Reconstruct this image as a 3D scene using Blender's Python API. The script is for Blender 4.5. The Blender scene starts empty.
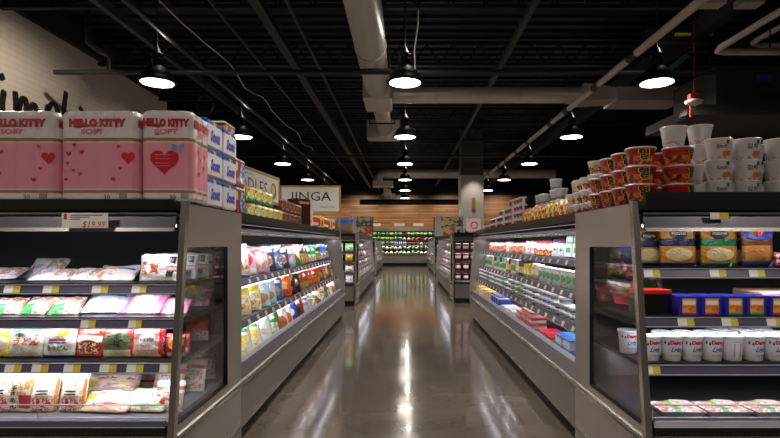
import bpy, math, random
from mathutils import Vector, Matrix, Euler, noise
R = math.radians
PI = math.pi
scene = bpy.context.scene
COL = scene.collection
random.seed(11)
FPX, CX, CY, CAMZ = 520.0, 405.0, 243.0, 1.5

def px(x, y, Y):
    return Vector(((x-CX)*Y/FPX, Y, CAMZ-(y-CY)*Y/FPX))

# ------------------------------------------------------------------ colours and materials
def lin(c):
    if isinstance(c, str):
        c = c.lstrip('#'); c = [int(c[i:i+2], 16)/255 for i in (0, 2, 4)]
        c = [v/12.92 if v <= .04045 else ((v+.055)/1.055)**2.4 for v in c]
    return (c[0], c[1], c[2], 1)

MATS = {}
def mat(name, col='#808080', rough=.5, metal=0.0, emit=None, es=0.0, coat=0.0, spec=.5, bump=None):
    if name in MATS: return MATS[name]
    m = bpy.data.materials.new(name); m.use_nodes = True
    nt = m.node_tree; b = nt.nodes['Principled BSDF']
    b.inputs['Base Color'].default_value = lin(col)
    b.inputs['Roughness'].default_value = rough
    b.inputs['Metallic'].default_value = metal
    b.inputs['Coat Weight'].default_value = coat
    b.inputs['Specular IOR Level'].default_value = spec
    if emit:
        b.inputs['Emission Color'].default_value = lin(emit); b.inputs['Emission Strength'].default_value = es
    if bump:
        sc, st = bump
        tc = nt.nodes.new('ShaderNodeTexCoord'); n = nt.nodes.new('ShaderNodeTexNoise'); n.inputs['Scale'].default_value = sc
        nt.links.new(tc.outputs['Object'], n.inputs['Vector'])
        bp = nt.nodes.new('ShaderNodeBump'); bp.inputs['Strength'].default_value = st; bp.inputs['Distance'].default_value = .01
        nt.links.new(n.outputs['Fac'], bp.inputs['Height']); nt.links.new(bp.outputs[0], b.inputs['Normal'])
    MATS[name] = m
    return m

class NT:
    """small helper for node graphs"""
    def __init__(s, m): s.nt = m.node_tree; s.b = s.nt.nodes['Principled BSDF']
    def n(s, t, **k):
        nd = s.nt.nodes.new(t)
        for a, v in k.items(): setattr(nd, a, v)
        return nd
    def l(s, a, b): s.nt.links.new(a, b)
    def put(s, sock, v):
        if isinstance(v, (int, float)): sock.default_value = v
        elif isinstance(v, (tuple, list)): sock.default_value = v
        else: s.l(v, sock)
    def math(s, op, a, b=0.0, c=0.0):
        nd = s.n('ShaderNodeMath', operation=op)
        for i, v in enumerate((a, b, c)): s.put(nd.inputs[i], v)
        return nd.outputs[0]
    def mix(s, f, a, b):
        nd = s.n('ShaderNodeMix', data_type='RGBA')
        s.put(nd.inputs[0], f); s.put(nd.inputs[6], a); s.put(nd.inputs[7], b)
        return nd.outputs[2]
    def noise(s, vec, sc, det=2.0, dist=0.0):
        nd = s.n('ShaderNodeTexNoise'); s.put(nd.inputs['Vector'], vec)
        nd.inputs['Scale'].default_value = sc; nd.inputs['Detail'].default_value = det
        nd.inputs['Distortion'].default_value = dist
        return nd.outputs['Fac']

def pack_mat(name, base, layers=(), rough=.3, crinkle=.8, coat=.45):
    """printed packaging: shapes of ink laid out over the pack's own height and width"""
    key = 'pack_'+name
    if key in MATS: return MATS[key]
    m = bpy.data.materials.new(key); m.use_nodes = True
    g = NT(m); b = g.b
    tc = g.n('ShaderNodeTexCoord'); sp = g.n('ShaderNodeSeparateXYZ'); g.l(tc.outputs['Generated'], sp.inputs[0])
    X, Z = sp.outputs[0], sp.outputs[2]
    col = lin(base)
    for L in layers:
        k = L[0]
        if k == 'rect':
            _, x0, x1, z0, z1, c = L
            f = g.math('MULTIPLY', g.math('COMPARE', X, (x0+x1)/2, (x1-x0)/2), g.math('COMPARE', Z, (z0+z1)/2, (z1-z0)/2))
        elif k == 'ell':
            _, cx, cz, rx, rz, c = L
            dx = g.math('DIVIDE', g.math('SUBTRACT', X, cx), rx); dz = g.math('DIVIDE', g.math('SUBTRACT', Z, cz), rz)
            f = g.math('LESS_THAN', g.math('ADD', g.math('MULTIPLY', dx, dx), g.math('MULTIPLY', dz, dz)), 1.0)
        elif k == 'lines':
            _, x0, x1, z0, z1, c, rows = L
            f = g.math('MULTIPLY', g.math('COMPARE', X, (x0+x1)/2, (x1-x0)/2), g.math('COMPARE', Z, (z0+z1)/2, (z1-z0)/2))
            f = g.math('MULTIPLY', f, g.math('GREATER_THAN', g.math('FRACT', g.math('MULTIPLY', Z, float(rows))), .5))
        elif k == 'blot':       # food picture or contents showing through: patchy
            _, x0, x1, z0, z1, c, sc = L
            f = g.math('MULTIPLY', g.math('COMPARE', X, (x0+x1)/2, (x1-x0)/2), g.math('COMPARE', Z, (z0+z1)/2, (z1-z0)/2))
            f = g.math('MULTIPLY', f, g.math('GREATER_THAN', g.noise(tc.outputs['Generated'], sc, 1.0, .6), .5))
        elif k == 'strand':     # noodles seen through film
            _, c, sc = L
            w = g.n('ShaderNodeTexWave', wave_type='BANDS', bands_direction='DIAGONAL'); g.l(tc.outputs['Generated'], w.inputs['Vector'])
            w.inputs['Scale'].default_value = sc; w.inputs['Distortion'].default_value = 6.0
            f = w.outputs['Fac']
        elif k == 'diag':       # slanted colour field
            _, a, c0, c = L
            f = g.math('GREATER_THAN', g.math('ADD', Z, g.math('MULTIPLY', X, a)), c0)
        col = g.mix(f, col, lin(c))
    g.put(b.inputs['Base Color'], col)
    b.inputs['Roughness'].default_value = rough
    b.inputs['Coat Weight'].default_value = coat; b.inputs['Coat Roughness'].default_value = .09
    if crinkle:
        nz = g.noise(tc.outputs['Object'], 22.0, 3.5, 1.8)
        bp = g.n('ShaderNodeBump'); bp.inputs['Strength'].default_value = crinkle; bp.inputs['Distance'].default_value = .012
        g.l(nz, bp.inputs['Height']); g.l(bp.outputs[0], b.inputs['Normal'])
    MATS[key] = m
    return m

# ------------------------------------------------------------------ mesh builder
class MB:
    def __init__(s): s.v = []; s.f = []; s.m = []; s.mats = []; s.sm = []
    def mi(s, m):
        if m not in s.mats: s.mats.append(m)
        return s.mats.index(m)
    def add(s, vs, fs, m, smooth=False):
        o = len(s.v); s.v += [tuple(v) for v in vs]; k = s.mi(m)
        for f in fs: s.f.append(tuple(i+o for i in f)); s.m.append(k); s.sm.append(smooth)
        return s
    def box(s, x0, x1, y0, y1, z0, z1, m, bev=0.0):
        if x0 > x1: x0, x1 = x1, x0
        if y0 > y1: y0, y1 = y1, y0
        if bev <= 0:
            vs = [(x, y, z) for x in (x0, x1) for y in (y0, y1) for z in (z0, z1)]
            fs = [(0,1,3,2),(4,6,7,5),(0,4,5,1),(2,3,7,6),(0,2,6,4),(1,5,7,3)]
            return s.add(vs, fs, m)
        b = bev; vs = []; 
        # rounded in the XY corners and chamfered top and bottom
        def ring(z, ins):
            pts = []
            for (cx, cy, a0) in ((x1-b, y1-b, 0), (x0+b, y1-b, 90), (x0+b, y0+b, 180), (x1-b, y0+b, 270)):
                for k in range(4):
                    a = R(a0+30*k); r = b-ins
                    pts.append((cx+r*math.cos(a), cy+r*math.sin(a), z))
            return pts
        rings = [ring(z0, b*.7), ring(z0+b*.7, 0), ring(z1-b*.7, 0), ring(z1, b*.7)]
        n = 16
        for r in rings: vs += r
        fs = [(k*n+i, k*n+(i+1) % n, (k+1)*n+(i+1) % n, (k+1)*n+i) for k in range(3) for i in range(n)]
        fs += [tuple(range(n-1, -1, -1)), tuple(range(3*n, 4*n))]
        return s.add(vs, fs, m, False)
    def prism(s, pts, a0, a1, m, axis='X'):
        """polygon in the plane normal to axis, extruded a0..a1. pts: (y,z) for X, (x,z) for Y, (x,y) for Z"""
        def P(p, a):
            return (a, p[0], p[1]) if axis == 'X' else ((p[0], a, p[1]) if axis == 'Y' else (p[0], p[1], a))
        n = len(pts)
        vs = [P(p, a0) for p in pts]+[P(p, a1) for p in pts]
        fs = [tuple(range(n)), tuple(range(2*n-1, n-1, -1))]+[(i, i+n, (i+1) % n+n, (i+1) % n) for i in range(n)]
        return s.add(vs, fs, m)
    def tube(s, pts, r, m, n=10, cap=True):
        pts = [Vector(p) for p in pts]; vs = []; fs = []
        rr = r if isinstance(r, (list, tuple)) else [r]*len(pts)
        up = None
        for i, p in enumerate(pts):
            d = (pts[min(i+1, len(pts)-1)]-pts[max(i-1, 0)]).normalized()
            if up is None: up = d.orthogonal().normalized()
            u = (up-d*up.dot(d)).normalized(); up = u; w = d.cross(u)
            for k in range(n):
                a = 2*PI*k/n; vs.append(p+(u*math.cos(a)+w*math.sin(a))*rr[i])
        L = len(pts)
        fs = [(k*n+i, k*n+(i+1) % n, (k+1)*n+(i+1) % n, (k+1)*n+i) for k in range(L-1) for i in range(n)]
        s.add(vs, fs, m, True)
        if cap: s.add(vs[:n], [tuple(range(n-1, -1, -1))], m); s.add(vs[-n:], [tuple(range(n))], m)
        return s
    def lathe(s, prof, m, c=(0,0,0), n=24, smooth=True, a0=0.0):
        """prof: (r, z) from bottom to top"""
        vs = []; fs = []
        for r, z in prof:
            for k in range(n):
                a = a0+2*PI*k/n; vs.append((c[0]+r*math.cos(a), c[1]+r*math.sin(a), c[2]+z))
        for k in range(len(prof)-1):
            for i in range(n): fs.append((k*n+i, k*n+(i+1) % n, (k+1)*n+(i+1) % n, (k+1)*n+i))
        s.add(vs, fs, m, smooth)
        if prof[0][0] > 1e-4: s.add(vs[:n], [tuple(range(n-1, -1, -1))], m)
        if prof[-1][0] > 1e-4: s.add(vs[-n:], [tuple(range(n))], m)
        return s
    def text(s, t, fn, m, w=None, h=None, cx=0.0, cz=0.0, shear=0.0, bold=0.0):
        """flat lettering centred on (cx,cz); w/h bound its size; fn maps (u,v) to a point"""
        vs, fs = text_geo(t, shear, bold)
        x0 = min(v[0] for v in vs); x1 = max(v[0] for v in vs); y0 = min(v[1] for v in vs); y1 = max(v[1] for v in vs)
        sx = w/(x1-x0) if w else None; sy = h/(y1-y0) if h else None
        if sx is None: sx = sy
        if sy is None: sy = sx
        out = [fn(cx+(v[0]-(x0+x1)/2)*sx, cz+(v[1]-(y0+y1)/2)*sy) for v in vs]
        return s.add(out, fs, m)
    def mesh(s, name):
        me = bpy.data.meshes.new(name); me.from_pydata(s.v, [], s.f)
        for m in s.mats: me.materials.append(m)
        me.polygons.foreach_set('material_index', s.m); me.polygons.foreach_set('use_smooth', s.sm); me.update()
        return me
    def build(s, name, parent=None, **k):
        return obj(name, s.mesh(name), parent, **k)

TG = {}
def text_geo(t, shear=0.0, bold=0.0):
    k = (t, shear, bold)
    if k not in TG:
        c = bpy.data.curves.new('t', 'FONT'); c.body = t; c.resolution_u = 2; c.shear = shear; c.offset = bold
        o = bpy.data.objects.new('t', c); COL.objects.link(o)
        bpy.context.view_layer.update()
        me = bpy.data.meshes.new_from_object(o.evaluated_get(bpy.context.evaluated_depsgraph_get()))
        TG[k] = ([(v.co.x, v.co.y) for v in me.vertices], [tuple(p.vertices) for p in me.polygons])
        bpy.data.objects.remove(o); bpy.data.curves.remove(c); bpy.data.meshes.remove(me)
    return TG[k]

def props(o, label=None, cat=None, group=None, kind=None):
    if label: o['label'] = label
    if cat: o['category'] = cat
    if group: o['group'] = group
    if kind: o['kind'] = kind
    return o
def obj(name, me, parent=None, loc=None, rot=None, **k):
    o = bpy.data.objects.new(name, me); COL.objects.link(o)
    if parent: o.parent = parent
    if loc is not None: o.location = loc
    if rot is not None: o.rotation_euler = rot
    return props(o, **k)
def empty(name, label, cat, loc=(0,0,0), rot=(0,0,0), group=None, kind=None):
    o = bpy.data.objects.new(name, None); o.empty_display_size = .1; COL.objects.link(o)
    o.location = loc; o.rotation_euler = rot
    return props(o, label, cat, group, kind)
def struct(name, mb, parent=None):
    return mb.build(name, parent, kind=None if parent else 'structure')

EXT = {}
def rest_z(me, rot, scale=1.0):
    if not isinstance(scale, tuple): scale = (scale,)*3
    k = (me.name, tuple(round(a, 3) for a in rot), scale)
    if k not in EXT:
        M = Euler(rot).to_matrix() @ Matrix.Diagonal(scale); EXT[k] = min((M @ v.co).z for v in me.vertices)
    return EXT[k]
def put(name, me, x, y, zsurf, rot, label, cat, group=None, scale=1.0):
    """stand a pack on the surface at height zsurf"""
    o = bpy.data.objects.new(name, me); COL.objects.link(o)
    o.location = (x, y, zsurf-rest_z(me, rot, scale)+.0008); o.rotation_euler = rot
    if scale != 1.0: o.scale = scale if isinstance(scale, tuple) else (scale,)*3
    props(o, label, cat, group)
    return o

ORD = ['', 'first', 'second', 'third', 'fourth', 'fifth', 'sixth', 'seventh', 'eighth', 'ninth', 'tenth', 'eleventh', 'twelfth',
       'thirteenth', 'fourteenth', 'fifteenth', 'sixteenth', 'seventeenth', 'eighteenth', 'nineteenth', 'twentieth']
ONES = ORD[:10]; TENS = {2: 'twenty', 3: 'thirty', 4: 'forty', 5: 'fifty'}; TENTH = {2: 'twentieth', 3: 'thirtieth', 4: 'fortieth', 5: 'fiftieth'}
def nth(k):
    if k <= 20: return ORD[k]
    t, u = divmod(k, 10)
    return TENTH[t] if u == 0 else TENS[t]+'-'+ONES[u]

# ------------------------------------------------------------------ base materials
STEEL = mat('brushed_steel', '#bab3ac', .32, .8, bump=(60, .05))
POLISH = mat('polished_steel', '#b5aea6', .24, .85)
GREYPNL = mat('grey_painted_steel', '#86807b', .4, .45)
BUMP = mat('bumper_steel', '#8f8983', .26, .8)
BLACK = mat('black_enamel', '#0d0d0f', .35, .0, spec=.5)
DARK = mat('charcoal_liner', '#0b0b0d', .6, spec=.2)
RAILC = mat('price_rail_plastic', '#57556a', .25, .1)
RAILL = mat('rail_edge_plastic', '#b9b5c4', .3, .1)
KICK = mat('kick_rubber', '#1a1a1b', .6)
TAGW = mat('tag_white', '#e8e6e0', .5)
TAGY = mat('tag_yellow', '#cdbb3c', .5)
TAGR = mat('tag_red', '#b3202a', .5)
INK = mat('ink_black', '#141214', .5)
RED = mat('ink_red', '#c01f28', .45)
BLUE = mat('ink_blue', '#2150b8', .45)
GREEN = mat('ink_green', '#1f9060', .45)
WHITE = mat('ink_white', '#f2f0ee', .45)
YEL = mat('ink_yellow', '#f0cf2a', .45)
LED = mat('led_tube', '#ffffff', .5, emit='#f4f0ff', es=5.0)
CEILM = mat('ceiling_black', '#0e0e10', .7)
PIPEM = mat('pipe_black', '#1b1b1d', .5)
PIPEG = mat('pipe_grey', '#3a3937', .5, .3)
PIPEL = mat('insulated_pipe', '#cfc8c0', .55)
GALV = mat('galvanised_sheet', '#d0cac2', .4, .4, bump=(9, .15))
LENS = mat('lamp_lens', '#ffffff', .4, emit='#fff6ea', es=14.0)
WOODF = mat('light_oak_frame', '#a9814f', .45)

def glass():
    m = bpy.data.materials.new('case_glass'); m.use_nodes = True; g = NT(m); nt = g.nt
    nt.nodes.remove(g.b)
    out = nt.nodes['Material Output']
    t = g.n('ShaderNodeBsdfTransparent'); t.inputs[0].default_value = (.97, .98, .975, 1)
    gl = g.n('ShaderNodeBsdfGlossy'); gl.inputs['Roughness'].default_value = .03
    ge = g.n('ShaderNodeNewGeometry'); dp = g.n('ShaderNodeVectorMath', operation='DOT_PRODUCT')
    g.l(ge.outputs['Normal'], dp.inputs[0]); g.l(ge.outputs['Incoming'], dp.inputs[1])
    k = g.math('POWER', g.math('SUBTRACT', 1.0, g.math('ABSOLUTE', dp.outputs['Value'])), 5.0)
    mx = g.n('ShaderNodeMixShader'); g.l(g.math('MULTIPLY_ADD', k, .95, .06), mx.inputs[0])
    g.l(t.outputs[0], mx.inputs[1]); g.l(gl.outputs[0], mx.inputs[2]); g.l(mx.outputs[0], out.inputs[0])
    return m
GLASS = glass()

def floor_mat():
    m = bpy.data.materials.new('polished_concrete'); m.use_nodes = True; g = NT(m)
    tc = g.n('ShaderNodeTexCoord'); O = tc.outputs['Object']
    a = g.noise(O, .55, 6.0, .4); b2 = g.noise(O, 3.2, 8.0, .8)
    c = g.mix(g.math('MULTIPLY_ADD', a, 2.4, -.7), lin('#524a43'), lin('#93867a')); c = g.mix(g.math('MULTIPLY', b2, .6), c, lin('#3f3833'))
    sp = g.n('ShaderNodeSeparateXYZ'); g.l(O, sp.inputs[0])
    j = g.math('COMPARE', sp.outputs[0], .83, .004); j2 = g.math('COMPARE', g.math('FRACT', g.math('MULTIPLY', sp.outputs[1], .22)), .5, .0012)
    c = g.mix(g.math('MAXIMUM', j, j2), c, lin('#2b2724'))
    g.put(g.b.inputs['Base Color'], c)
    r = g.math('MULTIPLY_ADD', g.noise(O, 1.6, 6.0), .16, .045); g.put(g.b.inputs['Roughness'], r)
    g.b.inputs['Specular IOR Level'].default_value = .6
    g.b.inputs['Coat Weight'].default_value = .35; g.b.inputs['Coat Roughness'].default_value = .07
    bp = g.n('ShaderNodeBump'); bp.inputs['Strength'].default_value = .025; bp.inputs['Distance'].default_value = .02
    g.l(g.noise(O, 5.0, 3.0), bp.inputs['Height']); g.l(bp.outputs[0], g.b.inputs['Normal'])
    return m
def wood_mat():
    m = bpy.data.materials.new('plank_cladding'); m.use_nodes = True; g = NT(m)
    tc = g.n('ShaderNodeTexCoord'); O = tc.outputs['Object']
    mp = g.n('ShaderNodeMapping'); g.l(O, mp.inputs[0]); mp.inputs['Rotation'].default_value = (R(-90), 0, 0)
    br = g.n('ShaderNodeTexBrick'); g.l(mp.outputs[0], br.inputs[0])
    br.inputs['Color1'].default_value = lin('#ad7640'); br.inputs['Color2'].default_value = lin('#59371e'); br.inputs['Mortar'].default_value = lin('#3f2a19')
    br.inputs['Scale'].default_value = 1.0; br.inputs['Brick Width'].default_value = 1.9; br.inputs['Row Height'].default_value = .11
    br.inputs['Mortar Size'].default_value = .008; br.inputs['Bias'].default_value = -.1
    mp2 = g.n('ShaderNodeMapping'); g.l(O, mp2.inputs[0]); mp2.inputs['Scale'].default_value = (.8, 1, 9)
    gr = g.noise(mp2.outputs[0], 2.5, 5.0, .5)
    c = g.mix(g.math('MULTIPLY', gr, .3), br.outputs[0], lin('#bd8850'))
    g.put(g.b.inputs['Base Color'], c); g.b.inputs['Roughness'].default_value = .5
    return m
def brick_white():
    m = bpy.data.materials.new('painted_brick'); m.use_nodes = True; g = NT(m)
    tc = g.n('ShaderNodeTexCoord'); O = tc.outputs['Object']
    sp = g.n('ShaderNodeSeparateXYZ'); g.l(O, sp.inputs[0]); cb = g.n('ShaderNodeCombineXYZ')
    g.l(sp.outputs[1], cb.inputs[0]); g.l(sp.outputs[2], cb.inputs[1])
    br = g.n('ShaderNodeTexBrick'); g.l(cb.outputs[0], br.inputs[0])
    br.inputs['Scale'].default_value = 1.0; br.inputs['Brick Width'].default_value = .4; br.inputs['Row Height'].default_value = .11; br.inputs['Mortar Size'].default_value = .008
    br.inputs['Color1'].default_value = lin('#d9cfc6'); br.inputs['Color2'].default_value = lin('#d4cac1'); br.inputs['Mortar'].default_value = lin('#cbc0b7')
    g.l(br.outputs[0], g.b.inputs['Base Color']); g.b.inputs['Roughness'].default_value = .6
    bp = g.n('ShaderNodeBump'); bp.invert = True; bp.inputs['Strength'].default_value = .18; bp.inputs['Distance'].default_value = .01
    g.l(br.outputs['Fac'], bp.inputs['Height']); g.l(bp.outputs[0], g.b.inputs['Normal'])
    return m
def duct_mat():
    m = bpy.data.materials.new('spiral_duct'); m.use_nodes = True; g = NT(m)
    tc = g.n('ShaderNodeTexCoord'); w = g.n('ShaderNodeTexWave', wave_type='BANDS', bands_direction='DIAGONAL', wave_profile='SAW')
    g.l(tc.outputs['Object'], w.inputs['Vector']); w.inputs['Scale'].default_value = 2.2
    bp = g.n('ShaderNodeBump'); bp.inputs['Strength'].default_value = .7; bp.inputs['Distance'].default_value = .02
    g.l(w.outputs['Fac'], bp.inputs['Height']); g.l(bp.outputs[0], g.b.inputs['Normal'])
    g.b.inputs['Base Color'].default_value = lin('#d6d0c8'); g.b.inputs['Metallic'].default_value = .35; g.b.inputs['Roughness'].default_value = .38
    return m
FLOOR, WOOD, BRICKW, DUCT = floor_mat(), wood_mat(), brick_white(), duct_mat()

# ------------------------------------------------------------------ room
struct('floor', MB().box(-13, 14, -7, 36.6, -.1, 0, FLOOR))
cl = MB().box(-13, 14, -7, 36.6, 6.3, 6.4, CEILM)
for k in range(118): cl.box(-13, 14, -6.8+k*.37, -6.64+k*.37, 6.24, 6.3, CEILM)     # deck ribs
struct('ceiling', cl)
wl = struct('wall_left', MB().box(-7.2, -7.0, -6.9, 15.3, 0, 5.65, BRICKW))
struct('wall_far_left', MB().box(-13, -12.8, -6.9, 36.4, 0, 6.2, mat('dark_wall', '#2a2725', .7)))
struct('wall_right', MB().box(13.8, 14, -6.9, 36.4, 0, 6.2, MATS['dark_wall']))
struct('wall_front', MB().box(-12.8, 13.8, -7, -6.9, 0, 6.2, mat('front_wall', '#5a5550', .7)))
struct('wall_back', MB().box(-12.8, 13.8, 36.4, 36.6, 0, 4.85, WOOD))
struct('trim_1', MB().box(-12.8, 13.8, 36.2, 36.6, 4.86, 6.2, mat('bulkhead_black', '#121212', .7)))
struct('trim_2', MB().box(-7.35, -6.9, -6.8, 15.4, 5.66, 6.2, MATS['bulkhead_black']))
# script word painted on the left wall
def ribbon(mb, pts, w, m):
    P = []
    for i in range(len(pts)-1):
        p0 = pts[max(i-1, 0)]; p1 = pts[i]; p2 = pts[i+1]; p3 = pts[min(i+2, len(pts)-1)]
        for k in range(5):
            t = k/5
            P.append(tuple(.5*((2*p1[j])+(-p0[j]+p2[j])*t+(2*p0[j]-5*p1[j]+4*p2[j]-p3[j])*t*t+(-p0[j]+3*p1[j]-3*p2[j]+p3[j])*t**3) for j in (0, 1)))
    P.append(pts[-1])
    L = []; Rr = []
    for i, p in enumerate(P):
        a = P[max(i-1, 0)]; b = P[min(i+1, len(P)-1)]; dx, dz = b[0]-a[0], b[1]-a[1]; q = math.hypot(dx, dz) or 1
        ww = w*(.55+.45*abs(dz)/q)*(.75 if i in (0, len(P)-1) else 1)
        L.append((p[0]-dz/q*ww/2, p[1]+dx/q*ww/2)); Rr.append((p[0]+dz/q*ww/2, p[1]-dx/q*ww/2))
    for i in range(len(P)-1):
        mb.prism([L[i], L[i+1], Rr[i+1], Rr[i]], -6.995, -6.975, m, 'X')
lt = MB()
for st in ([(8.75,4.35),(8.55,4.5),(8.3,4.4),(8.35,4.1),(8.65,3.9),(8.6,3.6),(8.2,3.6)],
           [(9.06,4.16),(9.02,3.9),(9.04,3.62),(9.15,3.58)], [(8.98,4.43),(9.04,4.33)],
           [(9.32,4.22),(9.34,3.9),(9.32,3.55)], [(9.34,3.75),(9.48,4.12),(9.58,4.12),(9.60,3.85),(9.58,3.55)], [(9.6,3.7),(9.72,4.05),(9.82,4.1),(9.88,3.9),(9.86,3.6),(9.95,3.55)],
           [(10.16,4.2),(10.14,3.8),(10.12,3.1)], [(10.14,4.0),(10.25,4.22),(10.38,4.25),(10.46,4.08),(10.36,3.8),(10.16,3.72)],
           [(10.72,4.62),(10.66,4.3),(10.62,3.85),(10.7,3.7)],
           [(10.98,4.2),(11.0,3.95),(11.12,3.85),(11.28,4.05)], [(11.16,4.42),(11.26,4.3),(11.26,3.9),(11.1,3.3),(10.9,3.3)]):
    ribbon(lt, st, .115, INK)
lt.build('painted_lettering', wl)

# ------------------------------------------------------------------ pendants
def lampmesh():
    SHB = mat('shade_black', '#121213', .55, spec=.25)
    sh = MB().lathe([(.275,0),(.31,.004),(.315,.02),(.27,.05),(.25,.12),(.20,.20),(.12,.27),(.085,.29)], SHB, n=28)
    ln = MB().lathe([(0.0,-.006),(.26,-.004),(.27,.012)], LENS, n=28)
    nk = MB().lathe([(.085,.285),(.085,.36),(.105,.37),(.105,.40),(.085,.41),(.085,.45),(.105,.46),(.105,.49),(.06,.52),(.03,.60)], SHB, n=18)
    rd = MB().tube([(0,0,.59),(0,0,2.05)], .012, PIPEM, 6)
    return [('shade', sh.mesh('shade')), ('lens', ln.mesh('lens')), ('ballast_housing', nk.mesh('ballast_housing')), ('hanging_rod', rd.mesh('hanging_rod'))]
LM = lampmesh()
LZ = 4.2
rows = {'middle': 0.0, 'left': -4.18, 'right': 4.25}
for rn, X in rows.items():
    ys = [8.775+4.5*k for k in range(-2, 6)]
    for k, y in enumerate(ys):
        if k < 2:
            lab = 'black dome pendant above the viewpoint, %s row' % rn
        else:
            lab = 'black dome pendant lamp, %s from the front in the %s row' % (nth(k-1), rn)
        if rn != 'middle' and k > 6: continue
        t = empty('pendant_lamp', lab, 'lamp', (X, y, LZ), group='dome pendants of the %s row' % rn)
        for nm, me in LM: obj(nm, me, t)
        L = bpy.data.lights.new('pendant_light', 'SPOT'); L.energy = 360 if k else 400; L.spot_size = R(150); L.spot_blend = .7; L.color = (1, .91, .80)
        L.shadow_soft_size = .22
        lo = bpy.data.objects.new('pendant_light', L); COL.objects.link(lo); lo.location = (X, y, LZ-.05)
        U = bpy.data.lights.new('ceiling_fill', 'POINT'); U.energy = 9 if rn == 'middle' else 4; U.color = (1, .9, .8); U.shadow_soft_size = .05      # added fill light, not part of the fixture: brightens ducts and ceiling
        uo = bpy.data.objects.new('ceiling_fill', U); COL.objects.link(uo); uo.location = (X+.12, y, LZ+.62)

# ------------------------------------------------------------------ ceiling services
def simple(name, mb, label, cat, group=None):
    return mb.build(name, None, label=label, cat=cat, group=group)
def seam_tube(mb, a, b, r, m, step=1.2, n=24):
    a = Vector(a); b = Vector(b); mb.tube([a, b], r, m, n)
    L = (b-a).length; d = (b-a)/L; k = step
    while k < L-.2:
        p = a+d*k; mb.tube([p, p+d*.05], r*1.05, GALV, n); k += step
t = empty('spiral_duct', 'large round spiral duct running down the aisle left of middle lamps', 'duct', (-.6, 7, 4.9))
def cbox(name, parent, mb): return mb.build(name, parent)
def local(mb, o):     # shift a mesh built in world space under an empty
    mb.v = [(v[0]-o.location[0], v[1]-o.location[1], v[2]-o.location[2]) for v in mb.v]; return mb
d = MB(); seam_tube(d, (-.6, -3, 4.92), (-.6, 11.3, 4.92), .27, DUCT, 2.4); local(d, t).build('duct_run', t)
local(MB().box(-.92, -.3, 11.3, 12.4, 4.62, 5.2, GALV, .04), t).build('tee_box', t)
d = MB().tube([(-.6, 12.4, 4.92), (-.6, 12.9, 4.92)], [.3, .2], GALV, 20); d.tube([(-.6, 12.9, 4.92), (-.6, 15.6, 4.92)], .21, DUCT, 20); local(d, t).build('reducer', t)
local(MB().box(-1.15, -.15, 15.6, 16.2, 4.66, 5.2, GALV, .03), t).build('diffuser_box', t)
for y in (9.4, 13.6):
    local(MB().box(-.95, -.25, y, y+.05, 4.61, 4.65, PIPEM).tube([(-.93, y+.02, 4.63), (-.93, y+.02, 6.3)], .01, PIPEM, 5).tube([(-.27, y+.02, 4.63), (-.27, y+.02, 6.3)], .01, PIPEM, 5), t).build('hanger', t)
t = empty('spiral_duct', 'round spiral duct crossing to the right above the first middle lamp', 'duct', (-.25, 11.9, 4.9))
d = MB(); seam_tube(d, (-.28, 11.9, 4.88), (3.7, 11.9, 4.88), .18, DUCT, .95); local(d, t).build('duct_run', t)
d = MB().tube([(3.7, 11.9, 4.88), (4.0, 11.9, 4.88)], [.2, .2], GALV, 20).prism([(4.0, 4.68), (4.0, 5.08), (4.7, 4.98), (4.7, 4.72)], 11.6, 12.2, GALV, 'Y').box(4.7, 6.2, 11.5, 12.3, 4.66, 4.96, GALV); local(d, t).build('reducer', t)
t = empty('spiral_duct', 'far round duct crossing in front of the wood wall', 'duct', (-1.0, 26, 4.8))
d = MB(); seam_tube(d, (-.9, 26, 4.95), (7.5, 26, 4.95), .22, DUCT, 1.6); local(d, t).build('duct_run', t)
d = MB().tube([(-.85, 26, 4.95), (-1.2, 26, 4.93), (-1.32, 26, 4.75), (-1.32, 26, 4.6)], .22, GALV, 18).box(-1.6, -.6, 25.7, 26.4, 4.3, 4.58, GALV); local(d, t).build('drop_box', t)
d = MB().box(-1.1, -.75, 26.6, 30, 4.0, 4.3, GALV).box(-1.35, -.55, 30, 30.5, 3.9, 4.35, GALV); local(d, t).build('branch_box', t)
d = MB()
for x in (.5, 4.5): d.tube([(x, 26, 5.1), (x, 26, 6.3)], .015, PIPEM, 5)
local(d, t).build('hanger', t)

# joists and beams
for k in range(12):
    y = 3.2+k*2.9
    b = MB().box(-12.7, 13.7, y-.05, y+.05, 6.02, 6.10, CEILM).box(-12.7, 13.7, y-.05, y+.05, 5.55, 5.62, CEILM)
    for q in range(44):
        x = -12.4+q*.6
        b.tube([(x, y, 5.6), (x+.3, y, 6.04)], .018, CEILM, 4, False).tube([(x+.3, y, 6.04), (x+.6, y, 5.6)], .018, CEILM, 4, False)
    o = struct('trim_%d' % (k+3), b)
for i, (X, Z, w, h) in enumerate(((-4.9, 5.3, .1, .16), (-2.35, 5.25, .16, .14), (-1.72, 5.0, .05, .05), (2.1, 5.35, .1, .1), (5.3, 5.2, .25, .3))):
    struct('trim_%d' % (20+i), MB().box(X-w/2, X+w/2, -6, 36, Z, Z+h, PIPEG if w < .2 else CEILM))
def pipe(label, pts, r, m, name='ceiling_pipe', cat='pipe', group=None):
    simple(name, MB().tube(pts, r, m, 10), label, cat, group)
pipe('dark sprinkler pipe crossing left to right in front of the first left lamp', [(-6.4, 9.5, 4.62), (6.5, 9.5, 4.62)], .045, PIPEG)
pipe('thin dark sprinkler pipe crossing the ceiling behind the third lamps', [(-8, 19.5, 4.75), (8, 19.5, 4.75)], .04, PIPEG)
pipe('black pipe along the wall side with an offset bend', [(-5.85, 9.6, 5.9), (-5.85, 9.6, 5.2), (-5.65, 9.6, 5.05), (-5.45, 9.6, 4.95), (-5.45, 9.6, 4.68)], .05, PIPEM)
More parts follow.
